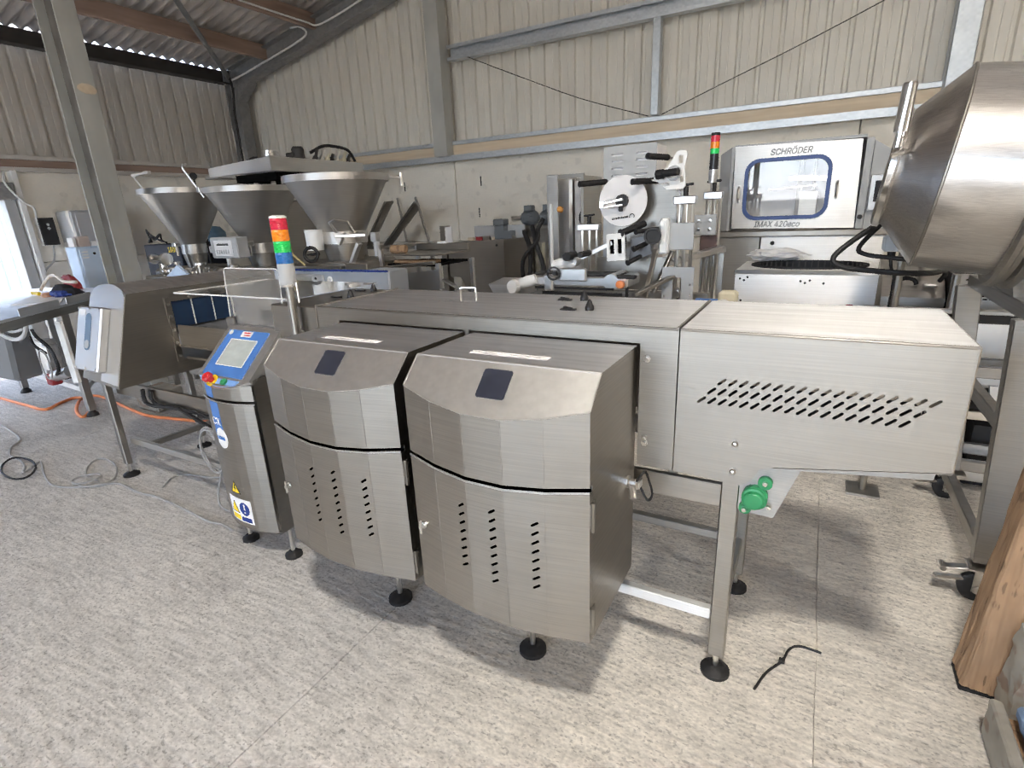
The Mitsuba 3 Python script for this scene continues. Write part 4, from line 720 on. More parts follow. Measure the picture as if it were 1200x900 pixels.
# ================================================================== BACK WALL MACHINES
o = thing('slicer_machine', 'steel bin machine with an angled front at the back wall, left of the labeller', 'machine')
part(o, 'bin', cat([hull([(x, y, z) for x, y, z in ((-3.81, 5.3, 0.90), (-3.06, 5.3, 0.88), (-3.81, 5.3, 1.285), (-3.06, 5.3, 1.315), (-3.81, 5.62, 0.90), (-2.86, 5.55, 0.88), (-2.86, 5.55, 1.325), (-3.81, 5.62, 1.285), (-2.86, 5.62, 0.9), (-2.86, 5.62, 1.325))])]), STEELD, smooth=False)
part(o, 'chute', hull([(x, y, z) for x, z in ((-3.70, 0.9), (-3.1, 0.9), (-3.5, 0.55), (-3.25, 0.55)) for y in (5.35, 5.8)]), STEELD, smooth=False)
part(o, 'back_guard', cat([box(-3.62, -2.95, 5.59, 5.62, 1.30, 1.46, 0.004)]), MIDGREY, smooth=False)
part(o, 'frame_post', box(-3.90, -3.83, 5.28, 5.40, 0, 1.48, 0.005), STEEL, smooth=False)
part(o, 'frame_post', box(-2.92, -2.86, 5.5, 5.6, 0, 0.9, 0.005), STEELD, smooth=False)
part(o, 'name_plate', box(-3.82, -3.73, 5.275, 5.29, 1.29, 1.47), PAPER, 'white upright plate', smooth=False)
for x in (-3.5, -3.3): part(o, 'stain_pad', lathe((x, 5.3, 1.06 + (x + 3.5) * 0.3 - 0.03), (0, -1, 0), [(0, 0.035), (0.004, 0.033), (0.004, 0)], 14), STEELD)
for x in (-3.78, -3.15): part(o, 'bolt', lathe((x, 5.3, 1.255), (0, -1, 0), [(0, 0.014), (0.01, 0.012), (0.01, 0)], 8), BLACK)
part(o, 'switch_box', cat([box(-3.28, -3.16, 5.48, 5.6, 1.31, 1.46, 0.008), box(-3.22, -3.06, 5.48, 5.59, 1.31, 1.40, 0.008), box(-3.29, -3.15, 5.47, 5.6, 1.46, 1.53, 0.01)]), MOTORG, 'dark grey switch box')
for i in range(6): part(o, 'blade', box(-3.66 + i * 0.11, -3.58 + i * 0.11, 5.50, 5.53, 1.30, 1.335 + 0.006 * (i % 3)), [TIMBERC, REDDK, STEEL][i % 3], smooth=False)
o = thing('motor_stand', 'steel stand with two dark grey geared motors on top, right of the bin machine', 'machine')
part(o, 'top_plate', box(-3.08, -2.60, 5.66, 6.0, 1.40, 1.44, 0.006), STEEL)
for x in (-3.05, -2.63): part(o, 'post', box(x - 0.025, x + 0.025, 5.66, 5.70, 0, 1.40, 0.004), STEELD, smooth=False)
part(o, 'side_panel', box(-3.02, -2.65, 5.70, 5.72, 0.55, 1.40), STEELD, smooth=False)
part(o, 'inner_panel', box(-2.98, -2.68, 5.685, 5.70, 0.92, 1.25), BEIGEPL, smooth=False)
for i in range(4): part(o, 'guide_bar', box(-2.97 + i * 0.08, -2.94 + i * 0.08, 5.665, 5.685, 0.9, 1.26), [CHROME, STEELD][i % 2], smooth=False)
for x, s_ in ((-2.98, 1.0), (-2.74, 1.0)):
    mo = part(o, 'motor', cat([lathe((x - 0.09, 5.80, 1.525), (1, 0, 0), [(0, 0), (0, 0.06), (0.02, 0.075), (0.17, 0.075), (0.19, 0.05), (0.2, 0)], 20)] + [lathe((x - 0.06 + 0.02 * q, 5.80, 1.525), (1, 0, 0), [(0, 0.075), (0, 0.085), (0.006, 0.085), (0.006, 0.075)], 16) for q in range(7)]), MOTORG)
    part(mo, 'terminal_box', box(x - 0.05, x + 0.05, 5.74, 5.84, 1.60, 1.665, 0.008), MOTORG)
part(o, 'shaft', cyl((-3.22, 5.80, 1.525), (-3.08, 5.80, 1.525), 0.025, 10), CHROME)
o = thing('tall_steel_cabinet', 'tall narrow steel machine column with an open lit interior, between motors and label reel', 'machine')
part(o, 'side', box(-2.56, -2.43, 5.38, 5.9, 0.0, 1.945, 0.006), STEELL, smooth=False)
part(o, 'frame', cat([box(-2.43, -2.15, 5.38, 5.42, 1.90, 1.94), box(-2.18, -2.15, 5.38, 5.9, 0.0, 1.92), box(-2.43, -2.15, 5.86, 5.9, 0, 1.92)]), STEELD, smooth=False)
part(o, 'inner_rail', box(-2.36, -2.32, 5.5, 5.56, 0.8, 1.9), CHROME, smooth=False)
part(o, 'inner_panel', box(-2.42, -2.33, 5.78, 5.80, 0.9, 1.89), PAPER, smooth=False)
part(o, 'inner_dark', box(-2.31, -2.19, 5.74, 5.78, 0.9, 1.89), mat('dark_brown', (0.06, 0.045, 0.035), 0.6), smooth=False)
part(o, 'inner_coil', cat([tube([(-2.22, 5.6, 1.4), (-2.25, 5.55, 1.5), (-2.20, 5.5, 1.58), (-2.17, 5.55, 1.5), (-2.2, 5.6, 1.4)], 0.02, 6), box(-2.26, -2.18, 5.55, 5.6, 1.45, 1.50, 0.01)]), BLACKGLOSS)
part(o, 'amber_knob', cat([lathe((-2.38, 5.33, 1.60), (0, -1, 0.2), [(0, 0), (0, 0.032), (0.03, 0.032), (0.05, 0.02), (0.05, 0)], 14)]), mat('amber_plastic', (0.75, 0.36, 0.10), 0.3), 'amber knob')
part(o, 'white_pole', cyl((-2.43, 5.2, 0.0), (-2.43, 5.2, 1.66), 0.02, 10), WHITE)
part(o, 'cable_loom', cat([tube([(-2.58, 5.33, 1.52), (-2.62, 5.28, 1.42), (-2.60, 5.2, 1.3), (-2.72, 5.1, 1.1), (-2.70, 5.1, 0.8)], 0.024, 6), tube([(-2.70, 5.3, 1.45), (-2.60, 5.2, 1.25), (-2.50, 5.15, 1.0), (-2.55, 5.1, 0.7)], 0.025, 6), tube([(-2.8, 5.3, 1.4), (-2.68, 5.2, 1.2), (-2.66, 5.1, 0.9), (-2.8, 5.05, 0.7)], 0.026, 6)]), BLACK, 'black bundle of cables')

# ---- belt labeller
lb = thing('belt_labeller', 'belt labelling machine with a big white label reel, standing behind the guarded conveyor', 'labelling machine')
part(lb, 'base_frame', cat([box(-1.75, -0.55, 2.85, 2.90, 1.02, 1.09, 0.004), box(-1.75, -0.55, 3.35, 3.40, 1.02, 1.09, 0.004)]), STEEL, smooth=False)
for x in (-1.70, -0.60):
    for y in (2.88, 3.38): part(lb, 'leg', box(x - 0.025, x + 0.025, y - 0.025, y + 0.025, 0, 1.02, 0.004), STEEL, smooth=False)
bp = part(lb, 'louvred_cabinet', polyex(sbox(-1.34, 1.10, -0.985, 1.985).difference(union_all([rrect(x - 0.04, x + 0.04, z - 0.008, z + 0.008, 0.006) for x in (-1.245, -1.08) for z in (1.93, 1.89, 1.845, 1.80, 1.76)])), 'y', 3.72, 3.728), MIDGREY, 'grey louvred back cabinet', smooth=False)
part(bp, 'louvre_back', box(-1.33, -0.99, 3.735, 4.0, 1.10, 1.98), PAPER, smooth=False)
rl = part(lb, 'label_reel', lathe((-1.065, 3.30, 1.635), (0.06, -1, 0), [(0, 0.0), (0, 0.142), (0.004, 0.145), (0.010, 0.145), (0.012, 0.0)], 56), PAPER, 'white label reel disc')
part(rl, 'hub', lathe((-1.065, 3.287, 1.635), (0.06, -1, 0), [(0, 0.038), (0.03, 0.036), (0.03, 0)], 20), BLACK, 'black hub')
part(rl, 'hub_clamp', cat([beam((-1.05, 3.25, 1.645), (-1.165, 3.235, 1.625), 0.02, 0.018), beam((-1.05, 3.25, 1.612), (-1.165, 3.235, 1.600), 0.012, 0.012), box(-1.185, -1.160, 3.22, 3.25, 1.60, 1.635)]), CHROME)
part(rl, 'hub_tail', box(-1.08, -1.055, 3.255, 3.275, 1.575, 1.605, 0.004), BLACK)
part(rl, 'print_lines', cat([polyex(rrect(-1.128 + i * 0.0112, -1.120 + i * 0.0112, 1.527 + i * 0.0014, 1.538 + i * 0.0014, 0.002), 'y', 3.2845, 3.288) for i in range(9)] + [polyex(Point(-1.005, 1.545).buffer(0.016).difference(Point(-1.005, 1.545).buffer(0.012)).difference(sbox(-1.1, 1.4, -0.9, 1.538)), 'y', 3.2845, 3.287)]), BLACK, 'small dark printing', smooth=False)
part(lb, 'back_plate', polyex([(-1.20, 1.33), (-0.74, 1.40), (-0.73, 1.70), (-0.86, 1.76), (-1.05, 1.76)], 'y', 3.40, 3.41), STEELD, smooth=False)
for x0, z0, x1, z1 in ((-1.31, 1.742, -1.20, 1.752), (-0.985, 1.735, -0.88, 1.74), (-0.90, 1.865, -0.83, 1.862)):
    part(lb, 'roller_arm', cat([cyl((x0, 3.22, z0), (x1, 3.38, z1), 0.017, 12), lathe((x0, 3.22, z0), (x0 - x1, -0.16, z0 - z1), [(0, 0.018), (0.004, 0.018), (0.004, 0.008), (0.010, 0.008), (0.010, 0)], 10)]), BLACK)
part(lb, 'arm_link', tube([(-0.83, 3.38, 1.862), (-0.80, 3.38, 1.85), (-0.775, 3.38, 1.80)], 0.008, 6), CHROME)
wb = Polygon([(-0.875, 1.745), (-0.855, 1.775), (-0.80, 1.80), (-0.755, 1.875), (-0.735, 1.885), (-0.705, 1.878), (-0.698, 1.86), (-0.712, 1.80), (-0.70, 1.70), (-0.715, 1.685), (-0.80, 1.685)])
wb = wb.difference(rrect(-0.745, -0.715, 1.815, 1.862, 0.01)).difference(rrect(-0.735, -0.708, 1.715, 1.755, 0.01)).difference(rrect(-0.835, -0.785, 1.70, 1.722, 0.008))
b_ = part(lb, 'end_bracket', polyex(wb.buffer(0.004).buffer(-0.002), 'y', 3.27, 3.285), WHITE, 'white cut-out end bracket', smooth=False)
part(b_, 'spindle', cat([lathe((-0.855, 3.25, 1.765), (0.8, -0.2, 0.05), [(0, 0), (0, 0.026), (0.04, 0.026), (0.04, 0.02), (0.13, 0.02), (0.13, 0)], 16)]), BLACKGLOSS)
part(b_, 'ring', lathe((-0.765, 3.27, 1.768), (0, -1, 0), [(0, 0.042), (0.008, 0.040), (0.008, 0.028), (0, 0.026)], 20), MIDGREY)
part(lb, 'paper_web', tube([(-0.92, 3.32, 1.745), (-0.80, 3.32, 1.715), (-0.74, 3.32, 1.67), (-0.735, 3.32, 1.62)], 0.004, 4), PAPER)
ph = part(lb, 'print_unit', local(polyex(rrect(-0.055, 0.055, -0.078, 0.078, 0.006).difference(rrect(-0.038, -0.010, -0.038, 0.045, 0.004)).difference(rrect(0.010, 0.036, -0.038, 0.045, 0.004)), 'z', 0, 0.02), (-1.062, 3.18, 1.375), V(0.992, 0.08, 0.06), V(-0.05, 0, 1), -np.cross(V(-0.05, 0, 1), V(0.992, 0.08, 0.06)) * 1.0), WHITE, 'white print unit with two black slots', smooth=False)
part(ph, 'slot_back', box(-1.11, -1.015, 3.205, 3.22, 1.32, 1.43), VOID, smooth=False)
part(lb, 'dark_plate', polyex([(-1.005, 1.275), (-0.87, 1.33), (-0.88, 1.44), (-0.99, 1.42)], 'y', 3.24, 3.25), mat('dark_steel', (0.12, 0.12, 0.125), 0.4, 0.6), smooth=False)
for x0, z0, x1, z1, q in ((-1.03, 1.455, -0.93, 1.50, 0.02), (-0.95, 1.365, -0.86, 1.41, 0.014), (-0.985, 1.285, -0.90, 1.335, 0.014), (-0.94, 1.46, -0.84, 1.47, 0.012)):
    part(lb, 'print_roller', cat([cyl((x0, 3.17, z0), (x1, 3.30, z1), q, 12), lathe((x0, 3.17, z0), (x0 - x1, -0.13, z0 - z1), [(0, q + 0.004), (0.008, q + 0.004), (0.008, 0)], 12)]), BLACK)
tr_ = part(lb, 'drive_wheel', lathe((-0.845, 3.17, 1.435), (0.2, -1, 0.05), [(0, 0.0), (0, 0.048), (0.03, 0.048), (0.03, 0.036), (0.02, 0.034), (0.02, 0.012), (0.028, 0.012), (0.028, 0)], 28), BLACK)
part(lb, 'hinge_block', cat([box(-0.82, -0.765, 3.2, 3.26, 1.33, 1.53, 0.01), cyl((-0.80, 3.19, 1.50), (-0.80, 3.2, 1.50), 0.015, 10), cyl((-0.80, 3.19, 1.41), (-0.80, 3.2, 1.41), 0.015, 10)]), WHITE)
part(lb, 'stand_strut', cat([beam((-0.83, 3.2, 1.36), (-0.86, 3.1, 1.08), 0.03, 0.02), beam((-0.76, 3.3, 1.34), (-0.84, 3.2, 1.10), 0.03, 0.02), beam((-0.90, 3.0, 1.12), (-0.66, 3.3, 1.24), 0.04, 0.02)]), STEEL)
# two height-adjustable post clusters
def post_cluster(x, y, z0, z1, w, name, extra=True):
    pc = part(lb, name, cat([box(x - w, x + w, y - 0.03, y + 0.03, z1 - 0.045, z1, 0.005)]), ALU)
    for q in (-0.75, -0.1, 0.55): part(pc, 'rod', cyl((x + q * w + 0.01, y, z0), (x + q * w + 0.01, y, z1 - 0.045), 0.011, 10), CHROME)
    part(pc, 'handwheel', cat([cyl((x, y, z1), (x, y, z1 + 0.05), 0.014, 10), beam((x - 0.04, y, z1 + 0.055), (x + 0.04, y, z1 + 0.062), 0.02, 0.014)]), BLACK)
    return pc
pc = post_cluster(-0.70, 3.3, 1.05, 1.645, 0.062, 'post_cluster')
part(pc, 'grey_plate', box(-0.772, -0.632, 3.24, 3.25, 1.352, 1.50, 0.002), MIDGREY)
part(pc, 'slotted_plate', polyex(sbox(-0.79, 1.0, -0.612, 1.258).difference(union_all([Point(-0.775, z).buffer(0.008) for z in (1.04, 1.09, 1.14, 1.19)] + [Point(-0.63, z).buffer(0.006) for z in (1.04, 1.10, 1.16)] + [rrect(-0.73, -0.68, 1.03, 1.20, 0.01)])), 'y', 3.20, 3.21), MIDGREY, 'grey slotted plate', smooth=False)
part(pc, 'adjuster', cat([box(-0.72, -0.69, 3.215, 3.24, 1.08, 1.14, 0.005), cyl((-0.705, 3.20, 1.11), (-0.705, 3.23, 1.11), 0.014, 8)]), CHROME)
pc2 = post_cluster(-0.60, 3.6, 1.0, 1.665, 0.055, 'post_cluster')
part(pc2, 'bolted_plate', box(-0.70, -0.565, 3.54, 3.55, 1.415, 1.535, 0.003), MIDGREY)
for x in (-0.665, -0.60):
    for z in (1.45, 1.50): part(pc2, 'bolt', lathe((x, 3.54, z), (0, -1, 0), [(0, 0.010), (0.008, 0.009), (0.009, 0)], 8), CHROME)
part(pc2, 'bellows', box(-0.66, -0.56, 3.58, 3.62, 1.32, 1.41), mat('brown_rubber', (0.10, 0.06, 0.055), 0.6), 'dark brown bellows', smooth=False)
part(pc2, 'slide_arm', cat([beam((-0.78, 3.35, 1.28), (-0.53, 3.60, 1.345), 0.06, 0.012), beam((-0.80, 3.36, 1.262), (-0.51, 3.62, 1.325), 0.012, 0.03)]), ALU)
part(pc2, 'slotted_plate', polyex(sbox(-0.66, 0.95, -0.52, 1.30).difference(rrect(-0.615, -0.565, 1.06, 1.22, 0.01)), 'y', 3.63, 3.64), STEELD, smooth=False)
pc3 = post_cluster(-1.475, 3.8, 1.0, 1.495, 0.085, 'post_cluster')
bt = part(lb, 'beacon', cyl((-0.61, 3.6, 1.665), (-0.61, 3.6, 1.715), 0.012, 8), ALU, 'slim signal beacon')
part(bt, 'beacon_base', lathe((-0.61, 3.6, 1.715), (0, 0, 1), [(0, 0), (0, 0.026), (0.075, 0.026), (0.075, 0)], 18), ALU)
z = 1.79
for h, mt, nm_ in ((0.085, BLACKGLOSS, 'dark_lens'), (0.03, LENSG, 'green_lens'), (0.035, LENSO, 'orange_lens'), (0.035, LENSR, 'red_lens'), (0.015, BLACK, 'beacon_cap')):
    part(bt, nm_, lathe((-0.61, 3.6, z), (0, 0, 1), [(0, 0), (0, 0.025), (h, 0.025), (h, 0)], 18), mt); z += h
# lower belt conveyor with hand wheel
lc = part(lb, 'belt_bed', cat([box(-1.55, -0.92, 2.96, 3.20, 1.165, 1.225, 0.01), lathe((-1.02, 2.96, 1.195), (0, 1, 0), [(0, 0), (0, 0.045), (0.24, 0.045), (0.24, 0)], 20)]), ALU)
part(lc, 'belt', cat([box(-1.56, -0.98, 2.98, 3.18, 1.225, 1.232, 0.003), box(-1.50, -1.0, 2.955, 2.962, 1.150, 1.163), box(-1.45, -0.95, 2.954, 2.962, 1.118, 1.135)]), BLACK, 'black belt')
part(lc, 'wheel', cat([lathe((-1.355, 2.92, 1.245), (0.25, -1, 0.1), [(0, 0.030), (0, 0.040), (0.014, 0.040), (0.014, 0.030), (0, 0.030)], 24), lathe((-1.355, 2.93, 1.245), (0.25, -1, 0.1), [(0, 0), (0, 0.012), (0.02, 0.012), (0.02, 0)], 10), beam((-1.39, 2.925, 1.245), (-1.32, 2.915, 1.245), 0.008, 0.006)]), BLACK, 'black hand wheel')
part(lc, 'side_block', cat([box(-1.33, -1.16, 2.93, 2.96, 1.20, 1.275, 0.006), box(-1.43, -1.37, 2.93, 3.0, 1.14, 1.24, 0.01)]), ALU)
part(lc, 'wrapped_motor', (lambda m: m)(cat([lathe((-1.42, 3.05, 1.275), (1, 0.1, 0.1), [(0, 0), (0.0, 0.03), (0.05, 0.042), (0.11, 0.036), (0.14, 0.02), (0.14, 0)], 9)])), FOIL, 'motor wrapped in white film', smooth=False)
part(lc, 'end_roller', cat([lathe((-1.66, 2.95, 1.155), (0.2, 1, 0), [(0, 0), (0, 0.04), (0.03, 0.045), (0.03, 0.03), (0.2, 0.03), (0.2, 0)], 14), lathe((-1.58, 2.93, 1.18), (1, 0.2, 0.3), [(0, 0), (0, 0.03), (0.05, 0.035), (0.10, 0.03), (0.10, 0)], 12)]), WHITE)
part(lc, 'tray_end', cat([hull([(-1.86, 3.0, 1.16), (-1.60, 3.0, 1.16), (-1.86, 3.2, 1.18), (-1.6, 3.2, 1.18), (-1.84, 3.02, 1.10), (-1.6, 3.02, 1.10), (-1.84, 3.18, 1.1), (-1.6, 3.18, 1.1)])]), STEELL)
part(lc, 'orange_knob', lathe((-0.955, 2.95, 1.185), (0, -1, 0.2), [(0, 0), (0, 0.022), (0.03, 0.022), (0.036, 0)], 12), ORANGE, 'orange knob')
part(lc, 'sensor', cat([box(-0.98, -0.88, 2.96, 3.0, 1.215, 1.235, 0.004), cyl((-0.93, 2.98, 1.10), (-0.93, 2.98, 1.215), 0.008, 8)]), BLACK)
part(lb, 'feed_arm', cat([beam((-1.34, 3.15, 1.285), (-1.10, 3.22, 1.40), 0.04, 0.03), cyl((-1.30, 3.05, 1.30), (-1.30, 3.12, 1.30), 0.035, 12)]), ALU)
part(lb, 'arm_roller', cat([cyl((-1.30, 2.98, 1.335), (-1.30, 3.10, 1.335), 0.025, 14), cyl((-1.22, 3.0, 1.345), (-1.22, 3.14, 1.345), 0.018, 12)]), BLACK)
part(lb, 'fold_plate', cat([box(-1.25, -0.80, 3.36, 3.38, 1.10, 1.30)]), STEEL, smooth=False)
one('rolled_lead', cat([tube([(-0.50, 2.90, 1.0), (-0.47, 2.88, 1.08), (-0.40, 2.86, 1.12), (-0.36, 2.80, 1.10), (-0.35, 2.6, 1.0)], 0.018, 7)]), WHITE, 'white lead rising behind the guard seam', 'cable')
one('blue_pad', cat([box(-0.56, -0.40, 2.92, 3.02, 1.085, 1.115, 0.006)]), BLUE, 'blue pad behind the guard seam, under the labeller plate', 'pad')
one('cream_plug', cat([box(-0.43, -0.34, 2.90, 2.98, 1.09, 1.17, 0.012)]), BEIGEPL, 'cream plug beside the blue pad behind the guard seam', 'plug')

# ---- injector
ij = thing('brine_injector', 'large steel injector cabinet with a blue-framed window lettered SCHRÖDER', 'machine')
IY = 4.75
pan = Polygon([(-0.655, 2.0), (0.176, 1.982), (0.193, 1.385), (-0.64, 1.398)]); win = rrect(-0.555, -0.005, 1.475, 1.885, 0.085, 6)
dp = part(ij, 'door', polyex(pan.difference(win), 'y', IY, IY + 0.02), STEELL, 'bright steel door', smooth=False)
part(dp, 'window_frame', polyex(rrect(-0.572, 0.012, 1.458, 1.902, 0.10, 6).difference(rrect(-0.545, -0.015, 1.485, 1.875, 0.078, 6)), 'y', IY - 0.012, IY + 0.004), mat('blue_rubber', (0.05, 0.09, 0.26), 0.4), 'blue rubber window frame', smooth=False)
part(dp, 'window_pane', polyex(win, 'y', IY + 0.008, IY + 0.010), ACRYLIC, 'clear window pane', smooth=False)
part(dp, 'lettering', text_on('SCHRÖDER', 0.042, (-0.265, IY - 0.0005, 1.940), (1, 0, -0.01), (0.18, 0, 1), 0.002, True, width=0.275), GREYBOX, 'grey SCHRÖDER lettering', smooth=False)
part(dp, 'lettering', text_on('IMAX 420eco', 0.042, (-0.315, IY - 0.0005, 1.425), (1, 0, -0.01), (0.18, 0, 1), 0.002, True, width=0.315), GREYBOX, 'grey IMAX 420eco lettering', smooth=False)
for x in (-0.605, 0.055): part(dp, 'handle', tube([(x, IY, 1.60), (x, IY - 0.03, 1.61), (x, IY - 0.035, 1.65), (x, IY - 0.03, 1.70), (x, IY, 1.71)], 0.010, 7, 3), CHROME)
part(ij, 'housing', cat([hull([(-0.77, IY + 0.10, 1.38), (-0.77, IY + 0.10, 1.96), (-0.68, IY + 0.022, 1.38), (-0.68, IY + 0.022, 2.0), (-0.77, 5.6, 1.38), (-0.77, 5.6, 1.96), (-0.66, 5.6, 1.38), (-0.66, 5.6, 2.03), (-0.66, IY + 0.022, 1.38), (-0.66, IY + 0.022, 2.0)]),
      hull([(0.20, IY + 0.0, 1.38), (0.20, IY, 1.985), (0.245, IY, 1.985), (0.245, IY, 1.38), (0.245, 5.6, 1.38), (0.20, 5.6, 1.38), (0.20, 5.6, 2.0), (0.245, 5.6, 2.0)]),
      hull([(0.25, IY + 0.04, 1.2), (0.25, IY + 0.04, 1.97), (0.40, IY + 0.04, 1.87), (0.40, IY + 0.04, 1.2), (0.25, 5.6, 1.2), (0.25, 5.6, 1.97), (0.40, 5.6, 1.87), (0.40, 5.6, 1.2)]),
      box(-0.66, 0.20, 5.55, 5.6, 1.38, 2.0), box(-0.66, 0.20, IY + 0.022, 5.6, 1.99, 2.01)]), MIDGREY, smooth=False)
part(ij, 'chamber_back', box(-0.655, 0.195, 5.30, 5.33, 1.39, 1.98), PAPER, 'pale chamber wall', smooth=False)
nh = part(ij, 'needle_head', cat([box(-0.20, -0.06, 5.05, 5.2, 1.40, 1.66, 0.01), cyl((-0.20, 5.1, 1.4), (-0.20, 5.1, 1.9), 0.02, 10), cyl((-0.10, 5.1, 1.6), (-0.10, 5.1, 1.93), 0.012, 8), beam((-0.42, 5.05, 1.68), (-0.08, 5.05, 1.70), 0.03, 0.02)]), STEEL, 'steel needle head')
part(nh, 'cross_arm', beam((-0.28, 5.0, 1.76), (0.02, 5.0, 1.74), 0.05, 0.04), CHROME)
part(ij, 'ledge', box(-0.80, 0.42, IY - 0.05, 5.6, 1.335, 1.375, 0.004), STEEL)
part(ij, 'lower_body', cat([box(-0.79, -0.42, IY - 0.02, 5.6, 0.12, 1.335, 0.004)]), STEELD, smooth=False)
part(ij, 'lower_door', box(-0.415, 0.40, IY - 0.03, 5.6, 0.12, 1.335, 0.004), STEELL, smooth=False)
part(ij, 'lock', lathe((-0.33, IY - 0.03, 1.285), (0, -1, 0), [(0, 0.016), (0.006, 0.014), (0.006, 0)], 12), BLACK)
hm_ = part(ij, 'operator_panel', box(0.255, 0.385, IY - 0.015, IY + 0.04, 1.50, 1.74, 0.004), ALU, 'operator panel with dark screen')
part(hm_, 'screen', box(0.285, 0.37, IY - 0.018, IY - 0.015, 1.56, 1.70), BLACKGLOSS, smooth=False)
part(ij, 'stop_knob', cyl((0.22, IY - 0.03, 1.46), (0.22, IY, 1.46), 0.016, 10), BLACK)
for x in (-0.72, 0.34):
    for y in (4.85, 5.5): part(ij, 'foot', cyl((x, y, 0), (x, y, 0.125), 0.035, 10), BLACK)
# ---- round bin box in front of it
rb_ = thing('round_trough', 'steel box trough with a round dark slatted opening, in front of the lettered injector', 'trough')
tp = sbox(-0.465, 3.80, 0.315, 4.42); hole = affinity.scale(Point(-0.06, 4.13).buffer(1, quad_segs=14), 0.345, 0.25)
part(rb_, 'top', polyex(tp.difference(hole), 'z', 1.172, 1.178), STEELL, smooth=False)
part(rb_, 'front', cat([box(-0.465, 0.315, 3.80, 3.81, 0.30, 1.172)]), STEELL, smooth=False)
part(rb_, 'side', box(-0.465, -0.455, 3.81, 4.42, 0.30, 1.172), STEEL, smooth=False)
part(rb_, 'side', box(0.305, 0.315, 3.81, 4.42, 0.30, 1.172), STEEL, smooth=False)
part(rb_, 'rim', cat([box(-0.47, 0.32, 3.794, 3.802, 1.155, 1.182, 0.003)]), CHROME, 'bright front rim')
part(rb_, 'drum_wall', polyex(affinity.scale(Point(-0.06, 4.13).buffer(1, quad_segs=14), 0.345, 0.25).difference(affinity.scale(Point(-0.06, 4.13).buffer(1, quad_segs=14), 0.338, 0.243)), 'z', 0.95, 1.19), BLACK, smooth=False)
part(rb_, 'drum_floor', polyex(affinity.scale(Point(-0.06, 4.13).buffer(1), 0.34, 0.245), 'z', 0.95, 0.96), VOID, smooth=False)
for i in range(26):
    a = math.pi * (0.02 + 0.96 * i / 25); x, y = -0.06 + 0.33 * math.cos(a), 4.13 + 0.235 * math.sin(a)
    part(rb_, 'slat', box(x - 0.005, x + 0.005, y - 0.006, y + 0.004, 0.97, 1.185), DARKIRON, smooth=False)
for x in (-0.42, 0.27): part(rb_, 'leg', box(x - 0.025, x + 0.025, 3.82, 3.87, 0, 0.3), STEEL, smooth=False)
for x, z in ((-0.435, 1.125), (-0.41, 1.115), (-0.39, 1.135), (-0.085, 1.115), (-0.06, 1.105), (-0.035, 1.12), (0.04, 1.105), (-0.42, 0.985)):
    part(rb_, 'bolt_hole', lathe((x, 3.80, z), (0, -1, 0), [(0, 0.007), (0.002, 0.006), (0.002, 0)], 8), BLACK)
m = trimesh.creation.icosphere(4, 1.0); v = np.array(m.vertices); v = v * (0.17, 0.10, 0.045) * (1 + 0.9 * (meshkit.fbm(v * 3.1, 4, 4) - 0.5))[:, None]; m.vertices = v + (-0.27, 4.40, 1.222)
one('plastic_sheet', m, FOIL, 'crumpled white plastic sheet lying on the back rim of the round trough', 'plastic sheet', smooth=True)
# ---- control box, cabinets at the right
o = thing('side_unit', 'grey steel unit with a sloped top right of the round trough', 'machine')
part(o, 'body', cat([hull([(x, y, z) for x, y, z in ((0.35, 3.9, 0.3), (0.66, 3.9, 0.3), (0.35, 3.9, 1.02), (0.66, 3.9, 1.02), (0.35, 4.35, 0.3), (0.66, 4.35, 0.3), (0.35, 4.35, 1.22), (0.66, 4.35, 1.22), (0.35, 4.0, 1.12), (0.66, 4.0, 1.10))])]), STEEL, smooth=False)
part(o, 'hand_hold', cat([tube([(0.44, 3.985, 1.115), (0.47, 3.96, 1.125), (0.505, 3.955, 1.115), (0.52, 3.955, 1.09)], 0.012, 6)]), BLACK, 'black curved hand hold')
part(o, 'pull_handle', box(0.55, 0.62, 3.93, 3.96, 1.075, 1.095, 0.008), CHROME)
part(o, 'base', box(0.36, 0.65, 3.92, 4.3, 0, 0.3), DARKIRON, smooth=False)
o = thing('perforated_unit', 'pale steel unit with a brick pattern of vent holes, below the tumbler drum', 'machine')
holes = [rrect(0.735 + 0.03 * i + (0.015 if j % 2 else 0), 0.757 + 0.03 * i + (0.015 if j % 2 else 0), 1.015 + 0.018 * j, 1.025 + 0.018 * j, 0.003) for j in range(7) for i in range(6)]
part(o, 'vent_panel', polyex(sbox(0.67, 0.60, 1.10, 1.16).difference(union_all(holes)), 'y', 3.90, 3.91), STEELL, smooth=False)
part(o, 'rounded_edge', cyl((0.69, 3.89, 0.60), (0.69, 3.89, 1.16), 0.02, 10), STEELL)
part(o, 'body', box(0.67, 1.10, 3.93, 4.5, 0.10, 1.16), DARKIRON, smooth=False)
for x in (0.72, 1.05): part(o, 'foot', cyl((x, 4.2, 0), (x, 4.2, 0.1), 0.03, 8), BLACK)
o = thing('white_topped_conveyor', 'low conveyor frame with a white top rail and dark red end, behind the tumbler', 'conveyor')
part(o, 'top_rail', box(0.20, 2.2, 3.58, 3.64, 0.988, 1.008, 0.003), WHITE, 'white top rail', smooth=False)
part(o, 'side_rail', box(0.20, 2.2, 3.60, 3.63, 0.94, 0.986, 0.003), DARKIRON, smooth=False)
part(o, 'end_cap', box(0.165, 0.20, 3.575, 3.645, 0.955, 1.008, 0.004), REDDK, 'dark red end cap', smooth=False)
part(o, 'bed', box(0.22, 2.2, 3.64, 3.78, 0.93, 0.97), STEELD, smooth=False)
for x in (0.72, 1.45, 2.1): part(o, 'leg', box(x - 0.025, x + 0.025, 3.59, 3.64, 0, 0.94, 0.003), BLACK if x < 1 else STEELD, smooth=False)
